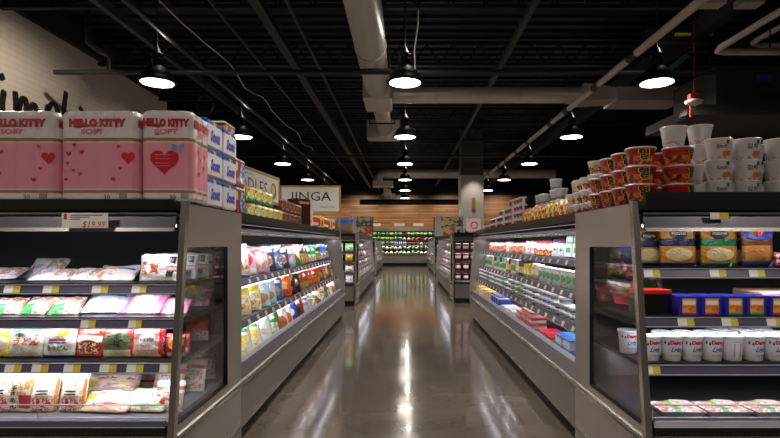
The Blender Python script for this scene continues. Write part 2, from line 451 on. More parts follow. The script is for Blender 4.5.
pipe('long dark pipe running back above the left lamps', [(-4.0, 4, 4.98), (-4.0, 30, 4.98)], .05, PIPEG)
pipe('thin dark conduit running back left of the spiral duct', [(-2.9, 4, 5.1), (-2.9, 30, 5.1)], .025, PIPEG)
cable = []
rnd = random.Random(5)
for k in range(26): cable.append((-3.35+.04*math.sin(k*1.7), 5.5+k*.55, 4.85+.07*math.sin(k*1.1)))
pipe('loose pale grey cable sagging under the left ceiling pipes', cable, .011, PIPEL, 'ceiling_cable', 'cable')
pipe('loose pale cable hanging beside the first middle lamp', [(.25, 9.5, 5.9), (.24, 9.5, 5.5), (.17, 9.5, 5.0), (.19, 9.5, 4.6)], .012, PIPEL, 'ceiling_cable', 'cable')
# white insulated pipe on the right with black couplings
t = empty('insulated_pipe', 'white insulated pipe with black couplings running back above right lamps', 'pipe', (3.66, 6, 4.5))
y = 3.0; seg = 0
while y < 26:
    L_ = (1.5, 1.0, 2.1, 1.3)[seg % 4]
    local(MB().tube([(3.66, y, 4.5), (3.66, y+L_, 4.5)], .06, PIPEL, 12), t).build('pipe_section', t)
    local(MB().tube([(3.66, y+L_, 4.5), (3.66, y+L_+.3, 4.5)], .065, PIPEM, 12), t).build('coupling', t)
    y += L_+.3; seg += 1
simple('insulated_pipe', MB().tube([px(805, -4, 7.6), px(720, 48, 8.6), px(718, 51, 8.65), px(724, 52, 8.7), px(810, 52, 8.7)], .055, PIPEL, 12).tube([tuple(px(770, 52, 8.7)), (px(770, 52, 8.7).x, 8.7, 6.3)], .012, PIPEM, 5), 'white pipe bent back on itself at the upper right corner', 'pipe')
simple('insulated_pipe', MB().tube([px(800, 16, 8.5), px(757, 40, 9.2), px(753, 43, 9.3), px(760, 45, 9.4), px(810, 45, 9.4)], .05, PIPEL, 12).tube([tuple(px(775, 45, 9.4)), (px(775, 45, 9.4).x, 9.4, 6.3)], .012, PIPEM, 5), 'short white pipe with an elbow at the right edge of frame', 'pipe')
# air handler at upper right
t = empty('air_handler', 'large dark sheet metal air handler hung at upper right', 'air handler', px(720, 105, 9.5))
a = px(716, 106, 9.5); b = px(800, 66, 9.5)
local(MB().box(a.x, b.x+2, 9.5, 11.0, a.z, b.z, mat('dark_sheet', '#57534e', .45, .5)), t).build('cabinet', t)
local(MB().box(px(757, 0, 9.5).x, px(771, 0, 9.5).x, 9.48, 9.5, px(0, 81, 9.5).z, px(0, 74, 9.5).z, BLUE), t).build('blue_label', t, label='blue maker plate on the cabinet')
local(MB().box(px(686, 0, 9.6).x, b.x+2, 9.3, 11.2, px(0, 117, 9.5).z, px(0, 107, 9.5).z, mat('dull_tray', '#5d5852', .5, .4)), t).build('drip_tray', t)
local(MB().box(px(668, 0, 9.6).x, b.x+1, 8.95, 9.2, px(0, 122, 9.5).z, px(0, 118, 9.5).z, MATS['dull_tray']), t).build('support_channel', t)
for xx in (722, 790):
    p = px(xx, 66, 9.6); local(MB().tube([(p.x, 10, b.z-.01), (p.x, 10, 6.3)], .012, PIPEM, 6), t).build('threaded_rod', t)
t = empty('sprinkler_alarm', 'small red alarm device with white disc hanging on a red wire', 'alarm', px(694, 105, 8.6))
p = px(694, 100, 8.6)
local(MB().tube([(p.x, p.y, 6.3), (p.x, p.y, p.z+.095)], .006, mat('dim_red', '#7a1f1c', .6), 6), t).build('wire', t)
local(MB().box(p.x-.09, p.x+.09, p.y-.06, p.y+.06, p.z, p.z+.1, TAGR, .02), t).build('housing', t)
local(MB().lathe([(.02, -.1), (.12, -.06), (.14, -.02), (.1, 0)], TAGW, (p.x, p.y, p.z)), t).build('disc', t)
local(MB().tube([(p.x-.06, p.y, p.z), (p.x-.06, p.y, p.z-.28)], .015, TAGR, 6), t).build('pull_handle', t)
p = px(694, 36, 9.5); simple('marker_strip', MB().box(p.x-.38, p.x+.3, 9.4, 9.45, p.z-.02, p.z+.02, TAGY), 'thin yellow strip on a ceiling beam above the red alarm', 'marker')
simple('ceiling_beam', MB().box(p.x-.9, p.x+3, 9.46, 9.6, p.z-.12, p.z+.12, PIPEM), 'dark beam behind the thin yellow strip', 'beam')
p = px(679, 62, 8.9); o = simple('green_sign', MB().box(-.2, .2, -.01, .01, -.045, .045, mat('dim_green', '#143b2e', .5)), 'small dark green sign tilted behind the right front lamp', 'sign'); o.location = p; o.rotation_euler = (0, R(-38), 0)
for i, (xx, yy) in enumerate(((588, 6), (623, 6))): pass
t = px(712, 3, 7.0)
simple('junction_box', MB().box(t.x-.14, t.x+.14, 6.9, 7.1, t.z-.04, t.z+.05, GALV).tube([(t.x, 7, t.z+.04), (t.x, 7, 6.3)], .012, PIPEM, 5), 'small grey junction box at the top edge left of its twin', 'box')
simple('junction_box', MB().box(t.x+.35, t.x+.65, 6.9, 7.1, t.z-.04, t.z+.05, GALV).tube([(t.x+.5, 7, t.z+.04), (t.x+.5, 7, 6.3)], .012, PIPEM, 5), 'small grey junction box at the top edge, right one', 'box')
p = px(205, 104, 11.2); tor = MB(); tor.tube([(p.x+.18*math.cos(a*PI/8), 11.2, p.z+.2*math.sin(a*PI/8)) for a in range(17)], .025, PIPEM, 8)
tor.tube([(p.x, 11.2, p.z+.2), (p.x, 11.2, 6.3)], .01, PIPEM, 5); simple('cable_coil', tor, 'coiled dark hose hanging between the two nearest left lamps', 'hose')
pipe('thick black beam crossing in front of the far wood wall', [(-2.6, 30, 3.86), (3.3, 30, 3.86)], .16, PIPEM, 'ceiling_beam', 'beam')
# column
t = empty('column', 'pale square column rising behind the right cases', 'column', (2.55, 21.5, 0))
local(MB().box(2.28, 3.22, 21.3, 22.2, 0, 4.28, mat('column_paint', '#c9c6c4', .55)), t).build('shaft', t)
local(MB().box(2.3, 3.2, 21.32, 22.18, 4.281, 6.3, MATS['dull_tray']), t).build('upper_shaft', t)
simple('wall_marker', MB().box(2.74, 2.88, 21.24, 21.29, 2.85, 3.35, mat('dull_gold', '#a8842e', .5)), 'narrow gold plaque fixed on the pale column', 'plaque')

# ------------------------------------------------------------------ display cases
def price_tag(mb, x, z, w=.075, h=.04, fr=.0):
    return mb
def tags(parent, pts, fn, w, h):
    """small shelf tickets: white with a yellow right end"""
    for u in pts:
        fn(u, w, h)

def area(name, loc, rot, sx, sy, e, col=(.93, .92, 1.0)):
    L = bpy.data.lights.new(name, 'AREA'); L.spread = R(125); L.shape = 'RECTANGLE'; L.size = sx; L.size_y = sy; L.energy = e; L.color = col
    o = bpy.data.objects.new(name, L); COL.objects.link(o); o.location = loc; o.rotation_euler = rot
    return o

def end_profile(f0, f1):
    return f0

def long_case(s, F, Y0, Y1, levels, label, far_end, near_end=False, tagstep=.28, le=8.5, group='refrigerated aisle cases'):
    t = empty('refrigerated_case', label, 'display case', (s*(F+.5), Y0, 0), group=group)
    X = lambda off: s*(F+off)
    def B(name, mb, par=None, **k): return local(mb, t).build(name, par or t, **k)
    y0, y1 = Y0+.004, Y1-.004
    B('kick_plate', MB().box(X(.07), X(1.0), y0, y1, 0, .12, KICK))
    B('base_panel', MB().box(X(0), X(1.05), y0, y1, .121, .43, GREYPNL).box(X(-.008), X(0), y0, y1, .125, .15, POLISH))
    B('bumper', MB().prism([(X(.0), .431), (X(-.014), .438), (X(-.02), .455), (X(-.014), .472), (X(.0), .48)], y0, y1, BUMP, 'Y'))
    B('front_lip', MB().prism([(X(.002), .481), (X(.04), .575), (X(.055), .575), (X(.03), .481)], y0, y1, mat('lip_metal', '#77747a', .22, .6), 'Y'))
    r = B('price_rail', MB().prism([(X(.04), .576), (X(.066), .60), (X(.078), .60), (X(.058), .576)], y0, y1, mat('deck_rail', '#85828f', .3, .1), 'Y'))
    B('deck', MB().box(X(.06), X(.84), y0, y1, .44, .50, mat('deck_grey', '#55535a', .5)))
    B('back_liner', MB().box(X(.85), X(.90), y0, y1, .44, 1.655, DARK))
    B('canopy', MB().box(X(.12), X(1.05), y0, y1, 1.66, 1.72, BLACK).box(X(.10), X(.119), y0, y1, 1.67, 1.745, BLACK))
    # sloping valance with a strip of tickets
    B('valance', MB().prism([(X(.16), 1.655), (X(.09), 1.585), (X(.10), 1.575), (X(.18), 1.655)], y0, y1, mat('valance_grey', '#4c4a56', .3, .3), 'Y')
      .prism([(X(.088), 1.585), (X(.083), 1.575), (X(.10), 1.562), (X(.11), 1.57)], y0, y1, POLISH, 'Y'))
    B('light_strip', MB().tube([((X(.22)), y0+.02, 1.61), ((X(.22)), y1-.02, 1.61)], .014, LED, 8))
    area('case_light', (X(.20), (y0+y1)/2, 1.585), (0, R(-38*s), 0), .06, y1-y0, le*1.2*(y1-y0)/3)
    for (off, z) in levels:
        sh = B('shelf', MB().box(X(off+.012), X(.84), y0, y1, z-.03, z, mat('shelf_grey', '#4a4850', .4)))
        B('price_rail', MB().prism([(X(off+.01), z+.004), (X(off-.008), z-.05), (X(off+.002), z-.052), (X(off+.012), z)], y0, y1, RAILC, 'Y')
          .prism([(X(off-.008), z-.051), (X(off-.012), z-.058), (X(off+.004), z-.058), (X(off+.004), z-.052)], y0, y1, POLISH, 'Y'), sh)
        k = y0+.12
        n = 0
        while k < y1-.1 and n < 40:
            x1_ = X(off-.005); 
            tg = MB()
            for (a0, a1, mm) in ((0, .05, mat('tag_cream', '#b5b0a4', .5)), (.05, .068, TAGY)):
                ya, yb = (k+a0, k+a1)
                v = [(X(off+.006), z-.008), (X(off-.0085), z-.047), (X(off-.0105), z-.047), (X(off+.004), z-.008)]
                tg.prism(v, ya, yb, mm, 'Y')
            B('price_tag', tg, sh); k += tagstep; n += 1
        area('shelf_light', (X(off+.05), (y0+y1)/2, z-.045), (0, R(-34*s), 0), .04, y1-y0, le*.75*(y1-y0)/3)
        B('led_strip', MB().box(X(off+.035), X(off+.05), y0+.02, y1-.02, z-.04, z-.031, LED), sh)
    prof = [(X(.06), 0.0), (X(.02), .12), (X(-.005), .43), (X(-.005), .62), (X(.08), 1.60), (X(.08), 1.73), (X(1.05), 1.73), (X(1.05), 0)]
    if far_end:
        B('end_panel', MB().prism(prof, Y1-.003, Y1+.035, STEEL, 'Y'))
    if near_end:
        B('end_panel', MB().prism(prof, Y0-.035, Y0+.003, STEEL, 'Y'))
    return t

LL = [(.24, 1.17), (.16, .835)]
RL = [(.25, 1.345), (.20, 1.065), (.13, .815)]
long_case(-1, 1.22, 3.885, 7.2, LL, 'long grey refrigerated case of bagged foods, left, just behind the near end case', False)
long_case(-1, 1.22, 7.2, 10.5, LL, 'long grey refrigerated case of bagged foods, left, under the black and white sign', True)
long_case(1, 1.27, 3.885, 6.95, RL, 'long grey refrigerated case of dairy packs, right, just behind the near end case', False, le=6)
long_case(1, 1.27, 6.95, 10.15, RL, 'long grey refrigerated case, right, with the pink sign at its far end', True, le=6)
L2 = [(.24, 1.3), (.16, 1.02), (.1, .76)]
long_case(-1, 1.2, 13.3, 20.2, L2, 'distant left refrigerated case beyond the first cross aisle', True, True, tagstep=.6, le=5)
long_case(1, 1.22, 13.95, 20.4, L2, 'distant right refrigerated case beyond the first cross aisle', True, True, tagstep=.6, le=5)
long_case(-1, 1.36, 24.6, 32.0, L2, 'farthest left refrigerated case near the produce wall', True, True, tagstep=.8, le=4)
long_case(1, 1.36, 25.0, 32.0, L2, 'farthest right refrigerated case near the produce wall', True, True, tagstep=.8, le=4)

def end_case(s, F, YF, YB, levels, label, W, zt, le=9.0, window=True, scale=1.0, tagpts=(), near=True, ct=1.0):
    """case that ends a row and faces the camera; aisle-side panel at x = s*F"""
    t = empty('refrigerated_end_case', label, 'display case', (s*(F+W/2), YF, 0), group='end cases facing the front')
    def B(name, mb, par=None, **k): return local(mb, t).build(name, par or t, **k)
    xa, xb = s*(F+.045), s*(F+W-.045)
    top, sl = YF+.17, YF           # front edge: top set back, foot forward
    # side panel pieces with a window opening
    def fy(z): return sl+(top-sl)*max(0, min(1, (z-.46)/(1.72-.46)))
    for (xo, xi, win) in ((s*F, s*(F+.028), window), (s*(F+W), s*(F+W-.028), False)):
        mb = MB()
        if win:
            y1w = YB-.30; z0w, z1w = .52, 1.475
            mb.prism([(fy(.04)+.0, .04), (fy(z0w), z0w), (YB, z0w), (YB, .04)], xo, xi, STEEL, 'X')
            mb.prism([(y1w, z0w), (y1w, z1w), (YB, z1w), (YB, z0w)], xo, xi, STEEL, 'X')
            mb.prism([(fy(z1w), z1w), (fy(1.72), 1.72), (YB, 1.72), (YB, z1w)], xo, xi, STEEL, 'X')
            mb.prism([(fy(z0w), z0w), (fy(z1w), z1w), (fy(z1w)+.016, z1w), (fy(z0w)+.016, z0w)], xo, xi, STEEL, 'X')
        else:
            mb.prism([(fy(.04), .04), (fy(.46), .46), (fy(1.72), 1.72), (YB, 1.72), (YB, .04)], xo, xi, STEEL, 'X')
        p = B('end_panel', mb)
        if win:
            B('window', MB().prism([(fy(z0w)+.018, z0w+.002), (fy(z1w)+.018, z1w-.002), (y1w-.002, z1w-.002), (y1w-.002, z0w+.002)], (xo+xi)/2-.003, (xo+xi)/2+.003, GLASS, 'X'), p)
            B('window_gasket', MB().prism([(y1w-.012, z0w+.002), (y1w-.012, z1w-.002), (y1w-.002, z1w-.002), (y1w-.002, z0w+.002)], xo-.001*s, xi+.001*s, BLACK, 'X')
              .prism([(fy(z0w)+.018, z0w+.002), (y1w-.012, z0w+.002), (y1w-.012, z0w+.012), (fy(z0w)+.018, z0w+.012)], xo-.001*s, xi+.001*s, BLACK, 'X'), p)
            # polished corner post and bumpers on the aisle side
            B('corner_post', MB().prism([(fy(.46)-.03, .0), (fy(.46)-.03, .46), (fy(1.72)-.03, 1.735), (fy(1.72)+.012, 1.735), (fy(.46)+.012, .46), (fy(.46)+.012, 0)], xo-.012*s, xi-.006*s, POLISH, 'X'), p)
            B('bumper', MB().prism([(xo, .431), (xo-.014*s, .438), (xo-.02*s, .455), (xo-.014*s, .472), (xo, .48)], fy(.45)+.02, YB, BUMP, 'Y'), p)
            B('kick_trim', MB().box(xo-.008*s, xo, fy(.1)+.02, YB, .125, .15, POLISH), p)
    B('kick_plate', MB().box(xa, xb, YF+.07, YB-.02, 0, .12, KICK))
    B('base_panel', MB().box(xa, xb, YF+.0, YB-.02, .121, .478, GREYPNL))
    B('bumper', MB().box(xa, xb, YF-.02, YF, .455, .482, POLISH))
    B('front_lip', MB().box(xa, xb, YF+.005, YF+.03, .483, .525, BLACK))
    B('price_rail', MB().box(xa, xb, YF+.0, YF+.012, .527, .560, RAILL if s > 0 else RAILC).box(xa, xb, YF-.003, YF, .526, .53, RAILL))
    B('deck', MB().box(xa, xb, YF+.035, YB-.13, .48, .545, mat('deck_white', '#6f6d76', .5) if s < 0 else mat('deck_dark', '#232327', .5)))
    B('back_liner', MB().box(xa, xb, YB-.12, YB-.06, .48, 1.66, mat('end_liner', '#1c1c20', .5)))
    B('canopy', MB().box(xa, xb, top-.05, YB, zt-.05, zt, BLACK).box(xa, xb, top-.065, top-.05, zt-.055, zt+(.045 if s > 0 else .005), BLACK)
      .box(xa, xb, top+.02, YB, 1.66, zt-.052, BLACK))
    zv = zt-.066
    B('valance', MB().prism([(top-.03, zv), (top-.055, zv-.10), (top-.045, zv-.10), (top-.015, zv)], xa, xb, mat('valance_grey'), 'X')
      .box(xa, xb, top-.05, top-.035, zv-.012, zv, POLISH).prism([(top-.06, zv-.085), (top-.065, zv-.105), (top-.04, zv-.105), (top-.045, zv-.085)], xa, xb, POLISH, 'X'))
    B('light_strip', MB().tube([(xa+.06*s, top+.10, 1.60), (xb-.06*s, top+.10, 1.60)], .009, LED, 8))
    cx = s*(F+W/2)
    area('case_light', (cx, top+.06, 1.57), (R(22), 0, 0), W-.1, .05, le*.55*ct)
    for i, (off, z) in enumerate(levels):
        sh = B('shelf', MB().box(xa, xb, YF+off+.012, YB-.13, z-.025, z, BLACK))
        B('price_rail', MB().prism([(YF+off+.01, z-.012), (YF+off-.004, z-.058), (YF+off+.006, z-.06), (YF+off+.016, z-.026)], xa, xb, RAILC, 'X')
          .box(xa, xb, YF+off-.007, YF+off+.006, z-.064, z-.058, RAILL).box(xa, xb, YF+off+.0, YF+off+.012, z-.012, z-.008, RAILL), sh)
        if i < len(tagpts):
            for (pxx, big) in tagpts[i]:
                Yt = YF+off; xx = (pxx-CX)*Yt/FPX
                wd = .046*(1.0 if not big else big)
                tg = MB()
                for (u0, u1, mm) in (((-wd, .005, TAGW), (.005, wd, TAGY)) if big >= 0 else ()):
                    tg.prism([(YF+off+.0085, z-.014), (YF+off-.005, z-.056), (YF+off-.007, z-.056), (YF+off+.0065, z-.014)], xx+u0, xx+u1, mm, 'X')
                B('price_tag', tg, sh)
        B('led_strip', MB().box(xa+.04*s, xb-.04*s, YF+off+.04, YF+off+.052, z-.032, z-.026, LED), sh)
        area('shelf_light', (cx, YF+off+.05, z-.042), (R(22), 0, 0), W-.1, .04, le*.6)
    return t

EL = [(.24, 1.27), (.19, 1.08), (.14, .842)]
ER = [(.24, 1.362), (.19, 1.09), (.14, .832)]
eL = end_case(-1, 1.22, 2.74, 3.88, EL, 'near left end case with bagged noodles, paper packs on top', 2.25, 1.735, le=7.0,
         tagpts=[[(12, 1), (51, 1), (139, .9), (100, 1)], [(88, .9), (135, .8)], [(13, 1), (40, 1), (72, 1), (108, 1), (135, 1), (167, .9)]])
eR = end_case(1, 1.27, 2.74, 3.88, ER, 'near right end case with cheese pouches and sour cream tubs', 2.25, 1.735, le=8.0, ct=.3,
         tagpts=[[(652, 1), (718, 1), (757, 1)], [(686, 1), (730, 1), (775, 1)], [(652, 1)]])
# big ticket on the left valance
tk = empty('shelf_sign', 'white price card with red figures clipped under the pink paper packs', 'price card', (-1.88, 2.825, 1.60))
p0 = px(62, 228, 2.82); p1 = px(108, 213, 2.82)
card = MB().box(p0.x, p1.x, 2.818, 2.823, p0.z, p1.z, TAGW)
local(card, tk).build('card', tk)
ft = lambda y: (lambda u, v: (u, y, v))
tx = MB().text('$19.99', ft(2.8165), RED, w=.125, cx=p0.x+.175, cz=p0.z+.018, shear=.2)
for q, (a, b_) in enumerate(((.05, .22), (.045, .15), (.045, .10))): tx.box(p0.x+a, p0.x+b_, 2.8165, 2.818, p1.z-.014-q*.011, p1.z-.010-q*.011, INK)
tx.box(p0.x+.012, p0.x+.028, 2.8165, 2.818, p1.z-.035, p1.z-.006, RED)
local(tx, tk).build('printing', tk)
# tickets on valance at right
vt = MB(); p = px(718, 216, 2.85); 
o = simple('price_tag', MB().box(p.x-.05, p.x+.0, 2.836, 2.84, p.z-.018, p.z+.018, TAGW).box(p.x, p.x+.05, 2.836, 2.84, p.z-.018, p.z+.018, TAGY), 'small white and yellow ticket on the right end case canopy', 'price tag')
end_case(-1, 1.17, 12.35, 13.25, [(.2, 1.3), (.15, 1.05), (.1, .8)], 'distant left end case with green topped bags', 1.9, 1.72, le=5, window=True)
end_case(1, 1.2, 13.0, 13.9, [(.2, 1.3), (.15, 1.05), (.1, .8)], 'distant right end case with jars of red sauce', 1.9, 1.72, le=5, window=True)
end_case(-1, 1.36, 23.7, 24.5, [(.2, 1.3), (.15, 1.05), (.1, .8)], 'farthest left end case near the produce wall', 1.6, 1.72, le=3, window=False)
end_case(1, 1.36, 24.1, 24.9, [(.2, 1.3), (.15, 1.05), (.1, .8)], 'farthest right end case near the produce wall', 1.6, 1.72, le=3, window=False)

# ------------------------------------------------------------------ pack shapes
def bag(w, h, d, m, seed=0, block=.5, crimp=.06, extra=None, nx=12, nz=14, mesh=True):
    """filled plastic bag standing up, face to -Y, origin bottom centre; block 0 = pillow, 1 = brick"""
    off = Vector((seed*3.1, seed*7.7, seed*1.3))
    e = .9-.65*block
    def prof(t): return max(0.0, math.sin(PI*t))**e
    def thick(u, v):
        vv = (v-crimp)/(1-2*crimp)
        if vv <= 0 or vv >= 1: return .002
        n1 = noise.noise(Vector((u*4, v*4, 0))+off)
        return max(.002, d/2*prof(u)*prof(vv)**.8*(1+.35*n1))
    def pos(u, v, side):
        wz = 1-.06*(1-block)*math.sin(PI*v)+.015*noise.noise(Vector((v*6, 0, 5))+off)
        x = (u-.5)*w*wz
        z = v*h+.012*h/.2*noise.noise(Vector((u*5, 3, v*2))+off)*(1 if v > .5 else 0)
        w2 = .006*noise.noise(Vector((u*9, v*9, side))+off)
        y = side*(thick(u, v)+(w2 if 0 < u < 1 and .02 < v < .98 else 0))+.012*noise.noise(Vector((u*3, v*3, 9))+off)*(v*v)
        return (x, y, z)
    b = MB(); vs = []; idx = {}
    for j in range(nz+1):
        for i in range(nx+1):
            u, v = i/nx, j/nz
            idx[(i, j, 0)] = len(vs); vs.append(pos(u, v, -1))
            if 0 < i < nx and 0 < j < nz: idx[(i, j, 1)] = len(vs); vs.append(pos(u, v, 1))
            else: idx[(i, j, 1)] = idx[(i, j, 0)]
    fs = []
    for j in range(nz):
        for i in range(nx):
            fs.append((idx[i, j, 0], idx[i+1, j, 0], idx[i+1, j+1, 0], idx[i, j+1, 0]))
            q = (idx[i, j, 1], idx[i, j+1, 1], idx[i+1, j+1, 1], idx[i+1, j, 1])
            fs.append(q)
    b.add(vs, fs, m, True)
    def fn(u, v):                     # metres from centre line and from base
        uu = max(.02, min(.98, u/w+.5)); v2 = max(.02, min(.98, v/h)); p = pos(uu, v2, -1)
        return (u, p[1]-.005, v)
    if extra: extra(b, fn)
    return b.mesh('bag')

def boxpack(w, h, d, m, m2=None, extra=None, bev=.004):
    b = MB().box(-w/2, w/2, -d/2, d/2, 0, h, m, bev)
    if extra: extra(b, lambda u, v: (u, -d/2-.0015, v))
    return b.mesh('box')

def tub(r0, r1, h, m, lid, extra=None, n=24):
    b = MB().lathe([(r0*.9, 0), (r0, .004), (r1, h-.012)], m, n=n)
    b.lathe([(r1+.001, h-.014), (r1+.004, h-.012), (r1+.004, h-.002), (r1-.004, h), (r1-.006, h-.003), (.0, h-.003)], lid, n=n)
    def fn(u, v):
        r = r0+(r1-r0)*v/h+.0022; a = u/r-PI/2
        return (r*math.cos(a), r*math.sin(a), v)
    if extra: extra(b, fn)
    return b.mesh('tub')

def bowl(r0, r1, h, m, lid, extra=None, n=26):
    b = MB().lathe([(r0*.92, 0), (r0, .006), (r0+(r1-r0)*.9, h-.02), (r1, h-.016), (r1, h-.004), (r1-.004, h), (0, h)], m, n=n)
    b.lathe([(r1+.002, h-.008), (r1+.005, h-.005), (r1+.002, h+.001), (0, h+.002)], lid, n=n)
    def fn(u, v):
        r = r0+(r1-r0)*v/h*.93+.004; a = u/r-PI/2
        return (r*math.cos(a), r*math.sin(a), v)
    if extra: extra(b, fn)
    return b.mesh('bowl')

def tray(w, d, h, m, film, seed=0):
    b = MB(); i = .02
    vs = [(-w/2+i, -d/2+i, 0), (w/2-i, -d/2+i, 0), (w/2-i, d/2-i, 0), (-w/2+i, d/2-i, 0), (-w/2, -d/2, h), (w/2, -d/2, h), (w/2, d/2, h), (-w/2, d/2, h)]
    b.add(vs, [(3,2,1,0), (0,1,5,4), (1,2,6,5), (2,3,7,6), (3,0,4,7)], m)
    n = 8; g = []; rim = .012
    for j in range(n+1):
        for k in range(n+1):
            u, v = k/n, j/n; e = min(u, v, 1-u, 1-v)
            g.append((-w/2+u*w, -d/2+v*d, h+(0 if e == 0 else .012+.012*noise.noise(Vector((u*4, v*4, seed))))))
    b.add(g, [(j*(n+1)+k, j*(n+1)+k+1, (j+1)*(n+1)+k+1, (j+1)*(n+1)+k) for j in range(n) for k in range(n)], film, True)
    return b.mesh('tray')

# designs: name -> mesh, look phrase, object name, category
D = {}
def design(key, me, look, name='food_bag', cat='food bag'): D[key] = (me, look, name, cat)
def bagd(key, w, h, d, base, layers, look, block=.3, seed=None, extra=None, name='food_bag', cat='food bag', **k):
    m = pack_mat(key, base, layers, **k)
    design(key, bag(w, h, d, m, seed if seed is not None else len(D)+1, block, extra=extra), look, name, cat)
def boxd(key, w, h, d, base, layers, look, extra=None, name='food_box', cat='food box', **k):
    k.setdefault('crinkle', 0); m = pack_mat(key, base, layers, **k)
    design(key, boxpack(w, h, d, m, extra=extra), look, name, cat)

# left aisle bags
W_, H_, T_ = .25, .27, .07
bagd('white_green_tag', .27, .29, .08, '#e9e8e4', [('rect', .1, .42, .62, .80, '#1f9a55'), ('blot', .5, .95, .1, .5, '#d8863e', 7), ('rect', .05, .95, .0, .08, '#3f8fc8')], 'white bag with green square')
bagd('pink_red', W_, H_, T_, '#e6b9bd', [('ell', .5, .55, .32, .25, '#c3272f'), ('rect', .1, .9, .1, .25, '#f3ece8'), ('diag', .6, 1.25, '#d34a50')], 'pink bag with red oval')
bagd('blush', W_, H_, T_, '#d9a3a8', [('blot', .1, .9, .1, .6, '#f2e3df', 6), ('rect', .2, .8, .68, .82, '#9e2330')], 'pale pink bag')
bagd('navy_food', W_, H_, T_, '#22355e', [('ell', .5, .38, .36, .22, '#a5714a'), ('blot', .2, .8, .2, .55, '#e9d7b8', 9), ('rect', .15, .85, .7, .85, '#d9e3ee')], 'navy bag with food picture')
bagd('grey_blue', W_, H_, T_, '#67809b', [('blot', .1, .9, .1, .5, '#e8e5e0', 7), ('rect', .1, .9, .6, .8, '#20324f')], 'grey blue bag')
bagd('green_red', W_, H_, T_, '#3d8a3c', [('diag', .7, .95, '#e9eadf'), ('ell', .45, .4, .3, .2, '#bb3a2a'), ('rect', .1, .9, .82, .95, '#b5222b')], 'green and red bag')
bagd('maroon_lime', W_, H_, T_, '#5f1f20', [('rect', .05, .95, .05, .4, '#a5742f'), ('blot', .05, .95, .05, .4, '#d9b06a', 8), ('rect', .1, .9, .42, .52, '#7fc233'), ('ell', .5, .74, .3, .12, '#ece3d3')], 'maroon bag with lime band')
bagd('green_white', W_, H_, T_, '#138a4e', [('rect', .08, .92, .1, .45, '#e6e2d0'), ('blot', .08, .92, .1, .45, '#a7834d', 8), ('ell', .5, .72, .3, .12, '#f3f2ec')], 'green bag with white window')
bagd('blue_white', W_, H_, T_, '#2659ae', [('rect', .08, .92, .1, .5, '#dfe5ea'), ('blot', .08, .92, .1, .5, '#9c6f47', 7)], 'blue and white bag')
bagd('black_lime', W_, H_, T_, '#26211f', [('rect', .05, .95, .1, .42, '#92714c'), ('blot', .05, .95, .1, .42, '#c9b08a', 8), ('rect', .1, .9, .45, .55, '#8bc34a'), ('rect', .2, .8, .7, .84, '#a83a2c')], 'black bag with lime band')
bagd('cream_yellow', W_, H_, .08, '#e7dcb5', [('blot', .1, .9, .1, .6, '#c9963c', 6), ('rect', .1, .9, .72, .9, '#e6c72b'), ('ell', .5, .5, .25, .12, '#f4f2ea')], 'cream and yellow bag')
bagd('sky', W_, H_, T_, '#b4d4e6', [('ell', .55, .35, .32, .2, '#b98d65'), ('rect', .1, .75, .65, .8, '#f3f5f5'), ('diag', -.7, .62, '#8fbfe0')], 'sky blue bag')
bagd('royal', W_, H_, T_, '#2d67b5', [('ell', .5, .4, .33, .25, '#c59a6a'), ('rect', .1, .9, .74, .88, '#e8eef4')], 'bright blue bag')
bagd('orange', .29, .29, .09, '#e2571c', [('ell', .5, .6, .3, .14, '#f1b348'), ('blot', .1, .9, .1, .4, '#b83610', 7), ('lines', .25, .75, .35, .5, '#f6e3c8', 24)], 'bright orange bag')
bagd('black_gold', W_, H_, T_, '#1c191a', [('blot', .1, .9, .5, .95, '#d9b338', 5), ('ell', .5, .3, .3, .18, '#ac5a35'), ('rect', .3, .7, .5, .6, '#f0ece6')], 'black bag with gold flecks')
bagd('black_orange', W_, H_, T_, '#2a2325', [('ell', .5, .5, .35, .28, '#b6482a'), ('lines', .2, .8, .4, .6, '#efe7dc', 20)], 'black and orange bag')
bagd('rust_green', W_, H_, T_, '#9a3a20', [('rect', .05, .95, .05, .38, '#cf8a4c'), ('blot', .05, .95, .05, .38, '#6e9b34', 8), ('ell', .5, .72, .28, .12, '#eadfca')], 'rust brown bag')
bagd('tomato', W_, H_, T_, '#c23a22', [('blot', .1, .9, .1, .5, '#e7a25c', 7), ('ell', .5, .72, .3, .12, '#f3e8d8'), ('rect', .1, .9, .0, .07, '#4d8a35')], 'tomato red bag')
bagd('hot_pink', W_, H_, T_, '#dc4f79', [('blot', .1, .9, .1, .5, '#f0c3c0', 7), ('rect', .2, .8, .65, .8, '#f6ecea')], 'hot pink bag')
bagd('brown_food', W_, H_, T_, '#6f4527', [('ell', .5, .4, .35, .25, '#b98b57'), ('blot', .15, .85, .2, .6, '#5d7a2e', 8), ('rect', .1, .9, .76, .9, '#c23a28')], 'brown bag with red top')
bagd('yellow_white', .28, .27, .08, '#ece9df', [('blot', .05, .95, .1, .7, '#e8ca36', 4.5), ('rect', .1, .9, .8, .92, '#3d8d4b')], 'white bag with yellow patches')
bagd('pale_green', W_, H_, T_, '#e5ebe0', [('diag', -.8, .55, '#3e9c49'), ('ell', .5, .4, .22, .15, '#f2efe6'), ('lines', .3, .7, .3, .5, '#5b5b50', 26)], 'white and leaf green bag')
bagd('leaf', W_, H_, T_, '#3f8f48', [('rect', .1, .9, .1, .55, '#a4b59a'), ('blot', .1, .9, .1, .55, '#dfe3d8', 7), ('ell', .5, .75, .3, .1, '#eef3ea')], 'leaf green bag')
bagd('white_orange', .28, .27, .07, '#eeebe8', [('ell', .68, .35, .25, .28, '#c9673b'), ('rect', .0, .18, .0, .5, '#14705a'), ('lines', .15, .6, .62, .82, '#b0282c', 20)], 'white bag with orange bowl picture')
